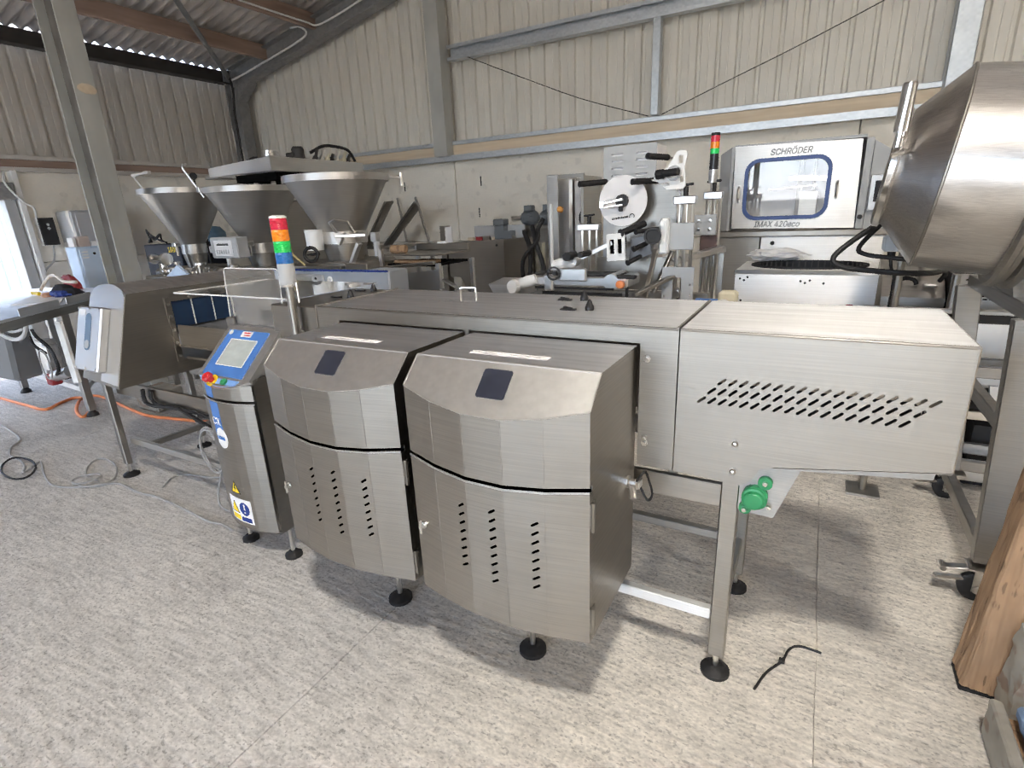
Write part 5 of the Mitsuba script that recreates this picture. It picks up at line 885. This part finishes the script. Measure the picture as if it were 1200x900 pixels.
for z, mt, w in ((0.72, STEELD, 0.04), (0.62, WHITE, 0.05), (0.42, CHROME, 0.05), (0.22, ALU, 0.06), (0.06, ALU, 0.06)):
    part(o, 'cross_rail', box(0.73, 2.1, 3.56, 3.60, z, z + w, 0.004), mt, smooth=False)
part(o, 'inner_plate', box(0.70, 1.5, 3.765, 3.78, 0.55, 0.93), ALU, smooth=False)
part(o, 'cable', cat([tube([(0.80, 3.6, 0.60), (0.90, 3.58, 0.50), (1.05, 3.58, 0.44), (1.25, 3.58, 0.48), (1.5, 3.58, 0.42)], 0.025, 7)]), CABLEG, 'grey hose')
part(o, 'drive_block', box(0.86, 1.25, 3.66, 3.78, 0.0, 0.36), BLACK, smooth=False)
part(o, 'clevis', cat([hull([(0.86, 3.55, 0.62), (0.94, 3.55, 0.62), (0.885, 3.55, 0.46), (0.915, 3.55, 0.46), (0.86, 3.58, 0.62), (0.94, 3.58, 0.62), (0.885, 3.58, 0.46), (0.915, 3.58, 0.46)])]), ALU)
o = thing('inlet_box', 'small pale blue grey junction box under the drum mouth', 'junction box')
part(o, 'case', box(0.27, 0.43, 3.25, 3.37, 1.335, 1.41, 0.008), mat('pale_blue_grey', (0.50, 0.54, 0.58), 0.5))
part(o, 'gland', cat([cyl((0.31, 3.30, 1.335), (0.31, 3.30, 1.30), 0.018, 10), tube([(0.31, 3.30, 1.30), (0.32, 3.30, 1.25), (0.34, 3.32, 1.20), (0.34, 3.35, 1.0)], 0.007, 6)]), BLACK)
part(o, 'post', cat([cyl((0.36, 3.33, 0), (0.36, 3.33, 1.335), 0.018, 10), box(0.28, 0.44, 3.25, 3.41, 0, 0.015)]), STEEL)
one('black_hose', tube([(0.30, 3.22, 1.52), (0.20, 3.18, 1.45), (0.10, 3.12, 1.37), (0.06, 3.10, 1.315), (0.10, 3.08, 1.28), (0.22, 3.06, 1.265), (0.36, 3.06, 1.255), (0.48, 3.22, 1.24), (0.56, 3.5, 1.22), (0.62, 3.8, 1.17), (0.62, 3.91, 1.12)], 0.013, 8), BLACK, 'thick black hose looping below the drum mouth, the lower one', 'hose')
one('black_hose', tube([(0.32, 3.28, 1.54), (0.24, 3.25, 1.46), (0.165, 3.20, 1.36), (0.20, 3.16, 1.33), (0.30, 3.16, 1.315), (0.42, 3.18, 1.30), (0.50, 3.40, 1.29), (0.54, 3.7, 1.28), (0.56, 4.0, 1.24), (0.56, 4.20, 1.19)], 0.011, 8), BLACK, 'black hose running under the drum mouth, the upper one', 'hose')

# ================================================================== TUMBLER AT THE RIGHT
tm = thing('tumbler_drum', 'big dented stainless tumbler drum on a wheeled steel stand, at the right', 'tumbler')
ax = V(0.99, -0.078, -0.13); ax /= np.linalg.norm(ax); mo = V(0.225, 2.90, 1.705)
prof = [(0.0, 0.195), (-0.012, 0.215), (-0.006, 0.226), (0.008, 0.228), (0.02, 0.222), (0.160, 0.372), (0.170, 0.378), (0.52, 0.378), (0.56, 0.375), (0.68, 0.34), (0.85, 0.25), (0.88, 0.0)]
dm = lathe(mo, ax, prof, 128)
# subdivide the shell a little so that it can be dented
def dent(m):
    m = m.subdivide().subdivide(); v = np.array(m.vertices)
    d = v - mo; h = d @ ax; rad = d - np.outer(h, ax); rn = np.linalg.norm(rad, axis=1, keepdims=True) + 1e-9
    n = meshkit.fbm(v * 7.0, 3, 5) - 0.5; n2 = meshkit.noise(v * 22.0, 8) - 0.5
    amt = (0.007 * n + 0.0016 * n2) * np.clip(rn[:, 0] * 6 - 1.2, 0, 1)
    c = mo + ax * 0.10 + V(0.0, -0.27, -0.10); g = np.exp(-np.sum((v - c) ** 2, 1) / 0.045 ** 2)
    v = v + rad / rn * (amt - 0.012 * g)[:, None]; return trimesh.Trimesh(v, m.faces, process=False)
DRUMS = mat('drum_steel', brushed((0.62, 0.60, 0.58), 0.22, 0.06), rough_fn(0.24, 0.38), 1.0)
sh = part(tm, 'drum', dent(dm), DRUMS, 'dented drum shell', smooth=40)
part(sh, 'mouth_rim', lathe(mo, ax, [(-0.014, 0.205), (-0.020, 0.222), (-0.010, 0.234), (0.010, 0.234), (0.012, 0.226)], 96), CHROME, 'bright rolled rim')
part(sh, 'seam_weld', lathe(mo + ax * 0.163, ax, [(-0.004, 0.374), (-0.002, 0.3805), (0.003, 0.3815), (0.007, 0.378)], 96), STEEL)
part(sh, 'flange_ring', lathe(mo + ax * 0.42, ax, [(0, 0.375), (0, 0.41), (0.012, 0.42), (0.028, 0.42), (0.034, 0.405), (0.05, 0.405), (0.06, 0.42), (0.085, 0.42), (0.085, 0.375)], 96), STEEL)
lt = part(tm, 'lid_clamp', cat([cyl((0.215, 2.66, 1.825), (0.222, 2.66, 1.985), 0.024, 18), cyl((0.213, 2.66, 1.77), (0.215, 2.66, 1.825), 0.014, 12), lathe((0.222, 2.66, 1.985), (0, 0, 1), [(0, 0.024), (0.006, 0.022), (0.006, 0)], 14), beam((0.212, 2.66, 1.765), (0.235, 2.72, 1.745), 0.03, 0.025), cyl((0.195, 2.655, 1.745), (0.235, 2.665, 1.755), 0.010, 8)]), CHROME, 'upright lid clamp cylinder')
sd = part(tm, 'stand', cat([beam((0.69, 2.50, 1.18), (0.69, 3.46, 1.18), 0.06, 0.06), beam((0.69, 2.5, 1.18), (1.7, 2.5, 1.18), 0.06, 0.06), beam((0.69, 3.46, 1.18), (1.7, 3.46, 1.18), 0.06, 0.06), beam((1.7, 2.5, 1.18), (1.7, 3.46, 1.18), 0.06, 0.06)]), STEELD)
part(sd, 'cradle_plate', cat([hull([(0.66, y, z) for y, z in ((2.70, 1.21), (3.2, 1.21), (3.05, 1.36), (2.85, 1.36))] + [(0.72, y, z) for y, z in ((2.70, 1.21), (3.2, 1.21), (3.05, 1.34), (2.85, 1.34))]), hull([(0.76, y, z) for y, z in ((2.5, 1.15), (2.8, 1.15), (2.8, 1.45), (2.62, 1.45))] + [(0.79, y, z) for y, z in ((2.5, 1.15), (2.8, 1.15), (2.8, 1.45), (2.62, 1.45))]), box(0.95, 1.5, 2.7, 3.3, 1.2, 1.9, 0.02)]), STEELD)
part(sd, 'drive_knob', lathe((0.80, 2.55, 1.24), (0, -1, 0), [(0, 0.04), (0.05, 0.035), (0.05, 0)], 14), BLACK)
for x, y, tx, ty_ in ((0.73, 2.52, 0.68, 2.53), (0.74, 3.44, 0.66, 3.42), (1.72, 2.52, 1.70, 2.53), (1.72, 3.44, 1.7, 3.42)):
    part(sd, 'leg', beam((x, y, 0.17), (tx, ty_, 1.16), 0.10, 0.05, up=(0, 1, 0)), STEELD)
for x in (0.72, 1.72):
    for z in (0.185, 0.74): part(sd, 'side_rail', beam((x - (0.03 if z > 0.5 else 0), 2.53, z), (x - (0.04 if z > 0.5 else 0), 3.43, z), 0.04, 0.06), STEEL)
for z in (0.20, 0.72): part(sd, 'cross_rail', beam((0.74, 3.45, z), (1.7, 3.45, z), 0.04, 0.06), STEEL)
for x, y, a in ((0.72, 2.50, 0.25), (0.76, 3.43, 0.15), (1.72, 2.5, 0.2), (1.72, 3.43, -0.3)):
    ca = part(tm, 'caster', cat([box(x - 0.055, x + 0.055, y - 0.045, y + 0.045, 0.150, 0.158, 0.002), lathe((x, y, 0.138), (0, 0, 1), [(0, 0.03), (0.012, 0.03), (0.012, 0)], 14)] +
         [hull([(x + 0.035, y + s, 0.14), (x - 0.03, y + s, 0.14), (x + 0.005, y + s, 0.05), (x - 0.03, y + s, 0.05), (x + 0.035, y + s * 1.1, 0.14), (x - 0.03, y + s * 1.1, 0.14), (x + 0.005, y + s * 1.1, 0.05), (x - 0.03, y + s * 1.1, 0.05)]) for s in (-0.026, 0.026)]), CHROME, 'swivel caster with brake')
    part(ca, 'wheel', lathe((x - 0.012, y - 0.018, 0.062), (0.05, 1, 0), [(0, 0.0), (0, 0.045), (0.002, 0.055), (0.006, 0.062), (0.030, 0.062), (0.034, 0.055), (0.036, 0.045), (0.036, 0)], 28), BLACK, 'black wheel')
    part(ca, 'hub_cap', lathe((x - 0.012, y - 0.030, 0.062), (0, -1, 0), [(0, 0.018), (0.006, 0.016), (0.006, 0)], 12), CHROME)
    part(ca, 'brake_pedal', cat([beam((x - 0.05, y - 0.01, 0.150), (x - 0.135, y - 0.02, 0.135), 0.04, 0.010), beam((x - 0.05, y, 0.09), (x - 0.155, y - 0.02, 0.085), 0.025, 0.014), cyl((x - 0.135, y - 0.045, 0.138), (x - 0.135, y + 0.005, 0.138), 0.012, 8)]), CHROME)
# timber post and pallet in the near right corner
tmn = beam((0.628, 1.99, 0.018), (0.70, 2.0, 1.12), 0.115, 0.125, 0.008, up=(0, 1, 0)).subdivide().subdivide().subdivide().subdivide(); v = np.array(tmn.vertices); v += ((meshkit.fbm(v * (38, 38, 9), 3, 2) - 0.5) * 0.026)[:, None] * V(1, 1, 0.1); tmn.vertices = v
o = thing('timber_post', 'rough brown timber post standing at the right edge of the floor', 'timber post')
part(o, 'shaft', tmn, WOOD, smooth=35)
part(o, 'rubber_pad', box(0.572, 0.690, 1.935, 2.055, 0.0, 0.018, 0.003), BLACK, 'black rubber pad', smooth=False)
def rough(m, amp, f, n=4, seed=3):
    for _ in range(n): m = m.subdivide()
    v = np.array(m.vertices); v = v + np.stack([meshkit.fbm(v * f, 3, seed + k) - 0.5 for k in range(3)], 1) * amp; v[:, 2] = np.maximum(v[:, 2], 0.001); return trimesh.Trimesh(v, m.faces, process=False)
one('concrete_lump', rough(hull([(0.655, 1.79, 0.0), (0.95, 1.79, 0.0), (0.95, 1.915, 0.0), (0.655, 1.915, 0.0), (0.672, 1.81, 0.27), (0.665, 1.905, 0.34), (0.95, 1.80, 0.40), (0.95, 1.905, 0.46)]), 0.03, 14), BLOCK, 'rough grey brown concrete lump leaning against the foot of the timber post', 'concrete block', smooth=35)
o = thing('pallet_skid', 'weathered grey timber skid on the floor in the lower right corner', 'skid')
part(o, 'bearer', rough(box(0.600, 0.632, 1.20, 1.775, 0.001, 0.14, 0.006), 0.008, 20), BLOCK, smooth=35)
part(o, 'bearer', box(1.05, 1.14, 1.20, 1.775, 0.0, 0.12, 0.01), BLOCK, smooth=35)
part(o, 'deck_board', box(0.632, 1.14, 1.22, 1.34, 0.08, 0.10, 0.004), WOOD, smooth=False)
part(o, 'deck_board', box(0.632, 1.14, 1.62, 1.76, 0.08, 0.10, 0.004), WOOD, smooth=False)
m = rough(box(0.655, 1.00, 1.24, 1.75, 0.125, 0.175, 0.012), 0.035, 11, 5, 11)
one('blue_tarpaulin', m, BLUEBAG, 'crumpled blue tarpaulin lying on the timber skid in the lower right corner', 'tarpaulin', smooth=40)

# ================================================================== LEFT END: TABLE MACHINE, WALL FITTINGS, CABLES
o = thing('infeed_table', 'pale steel packing table machine with motor boxes underneath, at the left edge', 'conveyor table')
tpoly = Polygon([(-5.02, 1.50), (-5.49, 2.06), (-5.75, 2.40), (-6.6, 2.90), (-7.55, 2.75), (-7.55, 1.9), (-6.2, 1.45)])
part(o, 'top', polyex(tpoly, 'z', 1.00, 1.02), STEELL, 'pale steel table top', smooth=False)
part(o, 'apron', polyex(tpoly.difference(tpoly.buffer(-0.02)), 'z', 0.935, 1.0), STEEL, smooth=False)
part(o, 'upstand', cat([beam((-5.10, 1.66, 1.05), (-5.42, 2.04, 1.05), 0.012, 0.06), beam((-5.49, 2.12, 1.05), (-5.72, 2.40, 1.05), 0.012, 0.06)]), STEELL)
part(o, 'white_panel', hull([(-6.0, 1.92, 1.022), (-5.62, 2.12, 1.022), (-6.6, 2.3, 1.022), (-6.3, 2.45, 1.022), (-6.0, 1.92, 1.03), (-5.62, 2.12, 1.03), (-6.6, 2.3, 1.03), (-6.3, 2.45, 1.03)]), FOIL, 'white sheet on the table top', smooth=False)
part(o, 'side_frame', cat([beam((-5.56, 2.05, 0.88), (-5.46, 2.02, 0.36), 0.10, 0.03, up=(0, 1, 0))]), WHITE, 'white painted side frame')
for x, y in ((-5.62, 2.12), (-7.2, 2.2), (-6.6, 2.75), (-7.4, 2.65)):
    lg = part(o, 'leg', box(x - 0.03, x + 0.03, y - 0.03, y + 0.03, 0.05, 0.935, 0.004), STEELD, smooth=False)
    part(lg, 'foot', lathe((x, y, 0), (0, 0, 1), [(0, 0), (0, 0.05), (0.02, 0.045), (0.05, 0.02), (0.05, 0)], 14), BLACK)
part(o, 'lower_rail', cat([beam((-7.2, 2.2, 0.25), (-5.62, 2.12, 0.25), 0.04, 0.05)]), WHITE, 'white lower rail')
part(o, 'lower_rail', beam((-6.6, 2.75, 0.25), (-5.62, 2.12, 0.25), 0.04, 0.04), STEELD)
part(o, 'motor_box', local(box(-0.16, 0.16, -0.13, 0.13, -0.25, 0.25, 0.03), (-6.46, 1.98, 0.57), V(0.96, 0.24, -0.12), V(-0.24, 0.97, 0), V(0.116, 0.029, 0.993)), GREYBOX, 'dark grey rounded motor box', smooth=30)
part(o, 'motor_box', local(box(-0.10, 0.10, -0.10, 0.10, -0.20, 0.20, 0.03), (-5.36, 2.22, 0.62), V(0.98, 0.2, -0.1), V(-0.2, 0.98, 0), V(0.098, 0.02, 0.995)), GREYBOX, 'dark grey rounded motor box', smooth=30)
part(o, 'motor_bracket', cat([box(-6.70, -6.05, 2.10, 2.14, 0.74, 0.80, 0.004), box(-6.10, -6.02, 2.02, 2.12, 0.30, 0.90, 0.004)]), FOIL)
part(o, 'valve_block', cat([box(-6.02, -5.90, 2.0, 2.12, 0.42, 0.70, 0.01), box(-5.92, -5.84, 2.0, 2.1, 0.50, 0.66, 0.01), cyl((-5.85, 2.02, 0.38), (-5.62, 2.05, 0.44), 0.05, 12)]), ALU)
part(o, 'red_clamp', box(-5.93, -5.84, 1.97, 2.06, 0.30, 0.40, 0.01), REDDK, 'dark red clamp')
part(o, 'wire_loop', cat([tube([(-6.55, 1.9, 0.86), (-6.35, 1.88, 0.78), (-6.12, 1.9, 0.72), (-5.95, 1.92, 0.76), (-5.88, 1.94, 0.86)], 0.018, 6), tube([(-6.2, 1.92, 0.92), (-6.15, 1.88, 0.83), (-6.02, 1.88, 0.80), (-5.92, 1.92, 0.82)], 0.012, 6)]), CABLEW, 'white cable loops')
part(o, 'wire_loop', cat([tube([(-5.92, 1.98, 0.80), (-5.75, 1.94, 0.76), (-5.62, 1.96, 0.66), (-5.60, 1.97, 0.50), (-5.70, 1.98, 0.42)], 0.014, 6), tube([(-5.95, 1.96, 0.74), (-5.82, 1.93, 0.68), (-5.7, 1.95, 0.62)], 0.012, 6)]), BLACK, 'black cable loops')
part(o, 'wire_loop', tube([(-5.72 + 0.09 * math.cos(a), 1.93, 0.52 + 0.13 * math.sin(a)) for a in np.linspace(0, 11, 26)], 0.006, 5, 2), CABLEG)
# tools on the table
m = rough(hull([(-6.45, 2.35, 1.03), (-5.95, 2.38, 1.03), (-5.98, 2.50, 1.03), (-6.5, 2.62, 1.03), (-6.4, 2.42, 1.12), (-6.05, 2.42, 1.08), (-6.3, 2.52, 1.11)]), 0.04, 9, 4, 5); v = np.array(m.vertices); v[:, 2] = np.maximum(v[:, 2], 1.032); m.vertices = v
one('tool_bag', m, mat('black_cloth', (0.018, 0.018, 0.022), 0.9), 'black cloth tool bag lying on the left packing table', 'bag', smooth=40)
one('power_tool', cat([cyl((-6.18, 2.30, 1.062), (-6.02, 2.33, 1.062), 0.028, 12), box(-6.12, -6.07, 2.28, 2.34, 1.034, 1.08, 0.008), cyl((-6.02, 2.33, 1.055), (-5.94, 2.345, 1.055), 0.01, 8)]), NAVY, 'dark blue hand tool in front of the black bag on the left table', 'tool')
one('hand_tool', cat([cyl((-6.30, 2.27, 1.05), (-6.22, 2.25, 1.05), 0.020, 10), box(-6.30, -6.24, 2.27, 2.32, 1.03, 1.07, 0.006)]), mat('salmon', (0.72, 0.42, 0.28), 0.5), 'small salmon coloured tool on the left table before the black bag', 'tool')
one('hand_tool', cat([cyl((-6.62, 2.33, 1.048), (-6.48, 2.31, 1.048), 0.017, 10), box(-6.70, -6.60, 2.32, 2.35, 1.032, 1.06, 0.005)]), YELLOW, 'small yellow tool left of the black bag on the left table', 'tool')
one('dark_upright', box(-7.20, -7.12, 2.05, 2.12, 1.022, 1.22, 0.01), DARKIRON, 'dark upright block at the far left of the packing table', 'block')
m = rough(hull([(-7.0, 2.70, 1.022), (-6.78, 2.72, 1.022), (-6.95, 2.8, 1.022), (-6.8, 2.82, 1.022), (-6.96, 2.72, 1.15), (-6.86, 2.74, 1.19), (-6.80, 2.78, 1.12)]), 0.06, 14, 4, 9); v = np.array(m.vertices); v[:, 2] = np.maximum(v[:, 2], 1.022); m.vertices = v
one('red_fittings', m, REDDK, 'heap of dark red fittings at the back of the left packing table', 'fittings', smooth=40)
one('cream_hose', tube([(-7.02, 2.52, 1.035), (-7.05, 2.58, 1.10), (-6.98, 2.62, 1.17), (-6.8, 2.6, 1.18), (-6.6, 2.58, 1.13), (-6.4, 2.6, 1.125)], 0.016, 7), mat('cream_hose', (0.72, 0.66, 0.58), 0.5), 'cream hose bending from the left table to the black bag', 'hose')
# wall fittings
o = thing('wall_control_box', 'black wall box with white side on the left wall beside the doorway', 'control box')
part(o, 'case', box(-8.745, -8.66, 3.285, 3.46, 1.445, 1.79, 0.006), WHITE)
part(o, 'front', box(-8.66, -8.63, 3.29, 3.455, 1.45, 1.785, 0.005), BLACK, 'black front')
for zz in (1.70, 1.655): part(o, 'button', lathe((-8.63, 3.38, zz), (1, 0, 0), [(0, 0.018), (0.006, 0.015), (0.006, 0)], 12), MIDGREY)
one('wall_cable', tube([(-8.69, 3.117, 2.34), (-8.60, 3.063, 2.182), (-8.60, 3.177, 1.988), (-8.60, 3.268, 1.908), (-8.67, 3.295, 1.79)], 0.012, 7), CABLEW, 'white cable hanging from the doorway head to the black wall box', 'cable')
one('wall_cable', tube([(-8.67, 3.393, 1.445), (-8.64, 3.335, 1.257), (-8.66, 3.219, 1.129), (-8.70, 3.2, 0.9)], 0.010, 6), CABLEG, 'grey cable hanging below the black wall box', 'cable')
o = thing('wall_cabinet', 'grey steel wall cabinet between the black wall box and the column', 'cabinet')
part(o, 'case', box(-8.745, -8.36, 3.53, 4.1, 1.24, 1.86, 0.02), MIDGREY)
part(o, 'door', box(-8.36, -8.345, 3.58, 4.08, 1.28, 1.83, 0.006), mat('grey_door_paint', (0.48, 0.48, 0.49), 0.5))
for zz in (1.74, 1.80): part(o, 'label', box(-8.345, -8.342, 3.86, 3.96, zz - 0.012, zz + 0.012), PAPER, smooth=False)
part(o, 'conduit', cat([cyl((-8.55, 3.5, 1.30), (-8.55, 3.5, 1.05), 0.025, 8), tube([(-8.5, 3.47, 1.45), (-8.45, 3.44, 1.42), (-8.46, 3.44, 1.3), (-8.5, 3.45, 1.15)], 0.03, 7)]), ALU)
o = thing('blue_cabinet', 'pale blue narrow machine cabinet standing left of the grey column', 'cabinet')
part(o, 'body', box(-7.25, -7.02, 2.93, 3.20, 0.05, 1.44, 0.01), PALEBLUE)
part(o, 'door', box(-7.02, -7.005, 2.95, 3.18, 0.10, 1.42, 0.006), mat('pale_blue_door', (0.58, 0.70, 0.86), 0.45))
part(o, 'lock', lathe((-7.005, 3.09, 1.365), (1, 0, 0), [(0, 0.014), (0.006, 0.012), (0.006, 0)], 10), BLACK)
for zz in (1.385, 1.355, 1.325): part(o, 'label', box(-7.005, -7.002, 2.97, 3.03, zz - 0.007, zz + 0.007), PAPER, smooth=False)
for x in (-7.22, -7.05): part(o, 'foot', box(x - 0.02, x + 0.02, 2.96, 3.17, 0, 0.05), BLACK, smooth=False)
for i, (y0, y1, h) in enumerate(((2.94, 2.97, 0.10), (2.99, 3.10, 0.11), (3.11, 3.19, 0.05))):
    one('carton', box(-7.18, -7.06, y0, y1, 1.44, 1.44 + h, 0.004), [PAPER, mat('printed_carton', (0.55, 0.46, 0.42), 0.6), PAPER][i], ['thin white carton on top of the pale blue cabinet, leftmost', 'tallest carton with a brown front on the pale blue cabinet', 'low white carton on the pale blue cabinet beside the column'][i], 'carton', smooth=False)
o = thing('dark_crate', 'dark navy crate with yellow number, between the column and the left hopper', 'crate')
part(o, 'body', box(-7.65, -6.86, 3.95, 4.6, 0.0, 1.40, 0.01), mat('dark_navy', (0.018, 0.022, 0.038), 0.6))
part(o, 'lettering', text_on('1800', 0.060, (-7.02, 3.949, 1.335), (1, 0, 0), (0, 0, 1), 0.002, True, width=0.19), YELLOW, 'yellow number', smooth=False)
one('cable_tangle', cat([tube([(-7.6, 4.0, 1.42), (-7.55, 4.02, 1.50), (-7.45, 4.0, 1.46), (-7.40, 4.05, 1.52), (-7.3, 4.0, 1.45), (-7.2, 4.0, 1.42)], 0.014, 6), tube([(-7.62, 4.05, 1.42), (-7.60, 4.0, 1.58), (-7.52, 4.0, 1.52), (-7.35, 4.03, 1.43)], 0.010, 6)]), BLACK, 'tangle of black cable on top of the dark navy crate', 'cable')
one('blue_tank', lathe((-7.75, 4.95, 0), (0, 0, 1), [(0, 0), (0, 0.2), (1.50, 0.2), (1.58, 0.14), (1.60, 0)], 28), mat('teal_tank', (0.11, 0.19, 0.27), 0.5), 'dark teal blue cylinder tank behind the left hopper', 'tank')
one('lifting_hook', cat([cyl((-6.52, 4.10, 1.9), (-6.52, 4.10, 2.14), 0.012, 6), lathe((-6.52, 4.10, 2.16), (1, -1, 0), [(0, 0), (0, 0.04), (0.02, 0.04), (0.02, 0)], 14), cyl((-6.52, 4.1, 0), (-6.52, 4.1, 1.9), 0.015, 8)]), BLACK, 'slim post with a round black head behind the left hopper', 'post')
# concrete block on the floor
m = rough(box(-5.40, -5.07, 2.40, 2.66, 0.0, 0.19, 0.012), 0.012, 18, 4, 21)
one('floor_block', m, BLOCK, 'small stained concrete block on the floor below the metal detector head', 'concrete block', smooth=35)
# cables and hoses on the floor
one('floor_cable', tube([(-6.170, 1.637, 0.006), (-5.882, 1.608, 0.006), (-5.544, 1.556, 0.006), (-5.381, 1.443, 0.006), (-5.204, 1.375, 0.006), (-5.050, 1.373, 0.006), (-4.838, 1.334, 0.006), (-4.692, 1.274, 0.012), (-4.767, 1.366, 0.014), (-4.802, 1.416, 0.008), (-4.522, 1.330, 0.006), (-4.289, 1.282, 0.006), (-4.118, 1.323, 0.006), (-3.963, 1.411, 0.012), (-3.876, 1.488, 0.006), (-3.620, 1.479, 0.006), (-3.431, 1.498, 0.006), (-3.147, 1.485, 0.006), (-2.873, 1.465, 0.006), (-2.756, 1.478, 0.006), (-2.640, 1.465, 0.006)], 0.007, 6, 8), CABLEG, 'long grey cable winding across the floor at the left to the terminal', 'cable')
one('cable_coil', tube([(-4.685, 1.347, 0.022), (-4.591, 1.292, 0.022), (-4.582, 1.239, 0.012), (-4.657, 1.205, 0.007), (-4.791, 1.202, 0.007), (-4.938, 1.233, 0.007), (-5.044, 1.288, 0.012), (-5.061, 1.346, 0.022), (-4.979, 1.382, 0.022), (-4.833, 1.382, 0.022), (-4.695, 1.35, 0.030)], 0.007, 6, 8), BLACK, 'black loop of cable on the floor at the left, the outer one', 'cable')
one('cable_coil', tube([(-4.009, 1.434, 0.022), (-4.216, 1.456, 0.007), (-4.354, 1.516, 0.007), (-4.452, 1.611, 0.007), (-4.396, 1.658, 0.007), (-4.200, 1.627, 0.007), (-4.021, 1.544, 0.010), (-3.925, 1.453, 0.022), (-3.999, 1.358, 0.022), (-4.157, 1.348, 0.022), (-4.216, 1.409, 0.018), (-4.123, 1.478, 0.03), (-4.034, 1.460, 0.035), (-4.032, 1.386, 0.032), (-4.107, 1.334, 0.024)], 0.006, 6, 8), CABLEG, 'grey coiled loops of cable on the floor before the detector leg', 'cable')
one('orange_hose', tube([(-7.4, 1.97, 0.013), (-7.172, 1.973, 0.013), (-6.628, 1.981, 0.013), (-6.242, 1.993, 0.013), (-6.323, 2.144, 0.013), (-6.381, 2.293, 0.013), (-6.198, 2.311, 0.013), (-5.798, 2.176, 0.013), (-5.628, 2.042, 0.013), (-5.887, 2.104, 0.018), (-6.190, 2.275, 0.03), (-6.149, 2.387, 0.036), (-5.907, 2.406, 0.013), (-5.472, 2.346, 0.013), (-5.069, 2.309, 0.013), (-4.771, 2.357, 0.013), (-4.406, 2.430, 0.013), (-4.0, 2.52, 0.013), (-3.4, 2.6, 0.013)], 0.013, 8, 8), ORANGE, 'orange air hose snaking over the floor on the left', 'hose')
one('floor_cable', tube([(-3.535, 1.585, 0.006), (-3.621, 1.698, 0.006), (-3.570, 1.768, 0.006), (-3.366, 1.813, 0.006), (-3.20, 1.90, 0.006)], 0.005, 6, 8), CABLEG, 'short thin cable end lying on the floor under the front rail', 'cable')
part(ic, 'cable_coil', cat([tube([(-2.90 + 0.10 * math.cos(a) + 0.006 * a, 1.60 - 0.004 * a, 0.40 + 0.125 * math.sin(a)) for a in np.linspace(1.0, 14.0, 34)], 0.006, 5, 2), tube([(-2.819, 1.60, 0.342), (-2.870, 1.59, 0.208), (-2.921, 1.585, 0.101), (-2.920, 1.585, 0.02), (-2.80, 1.58, 0.012)], 0.006, 6), tube([(-2.93, 1.58, 0.30), (-2.82, 1.58, 0.27), (-2.76, 1.6, 0.30)], 0.008, 6)]), CABLEG, 'grey cable coil tied to the frame')
part(ic, 'cable_loom', cat([tube([(-3.54, 1.62, 0.66), (-3.545, 1.62, 0.584), (-3.45, 1.62, 0.565), (-3.22, 1.62, 0.586), (-3.08, 1.62, 0.557), (-2.97, 1.62, 0.526), (-2.75, 1.63, 0.46)], 0.012, 6), tube([(-3.47, 1.63, 0.66), (-3.47, 1.625, 0.60), (-3.38, 1.62, 0.58), (-3.1, 1.625, 0.58), (-2.9, 1.63, 0.57)], 0.010, 6)]), BLACK, 'black cables')
one('cable_tie', cat([tube([(-0.03, 1.63, 0.004), (0.0, 1.72, 0.006), (0.045, 1.80, 0.006), (0.065, 1.87, 0.006), (0.10, 1.905, 0.006), (0.17, 1.905, 0.005)], 0.0045, 5, 6), box(0.035, 0.055, 1.79, 1.812, 0.001, 0.014, 0.003)]), BLACK, 'black cable tie lying on the floor right of the front foot', 'cable tie')
# conduits and wires on the structure
one('roof_conduit', tube([(-8.40, 6.225, 3.76), (-8.1, 6.225, 3.80), (-7.807, 6.225, 3.85), (-7.199, 6.225, 3.955), (-6.719, 6.225, 4.05), (-6.62, 6.225, 4.12), (-6.74, 6.225, 4.20), (-6.92, 6.225, 4.22)], 0.014, 6), CABLEW, 'white cable along the lower roof rafter in the corner', 'cable')
one('roof_conduit', tube([(-6.50, 2.0, 4.19), (-6.50, 4.0, 4.19), (-6.50, 5.6, 4.19), (-6.46, 6.1, 4.18), (-6.38, 6.225, 4.16), (-5.939, 6.225, 4.22), (-5.539, 6.225, 4.30), (-4.9, 6.225, 4.42)], 0.012, 6), CABLEW, 'white cable along the second purlin and up the rafter', 'cable')
one('corner_cable', tube([(-8.44, 6.21, 3.90), (-8.37, 6.2, 3.62), (-8.42, 6.2, 3.322), (-8.43, 6.2, 2.885), (-8.43, 6.2, 2.2)], 0.016, 6), BLACK, 'black cable running down the corner column', 'cable')
one('roof_brace', cyl((-8.45, 6.22, 3.80), (-6.5, 4.15, 4.21), 0.035, 12), GREYSTEEL, 'slanting grey tube brace from the corner column to the roof', 'brace')
one('wall_wire', tube([(-4.083, 6.36, 3.45), (-3.324, 6.40, 3.115), (-2.570, 6.40, 2.794), (-1.80, 6.40, 2.53)], 0.005, 5), DARKIRON, 'thin tension wire across the cladding left of the middle post', 'wire')
one('wall_wire', tube([(-1.66, 6.40, 2.53), (-1.021, 6.40, 2.757), (-0.432, 6.40, 2.961), (0.202, 6.40, 3.20), (0.72, 6.40, 3.42)], 0.005, 5), DARKIRON, 'thin tension wire across the cladding right of the middle post', 'wire')
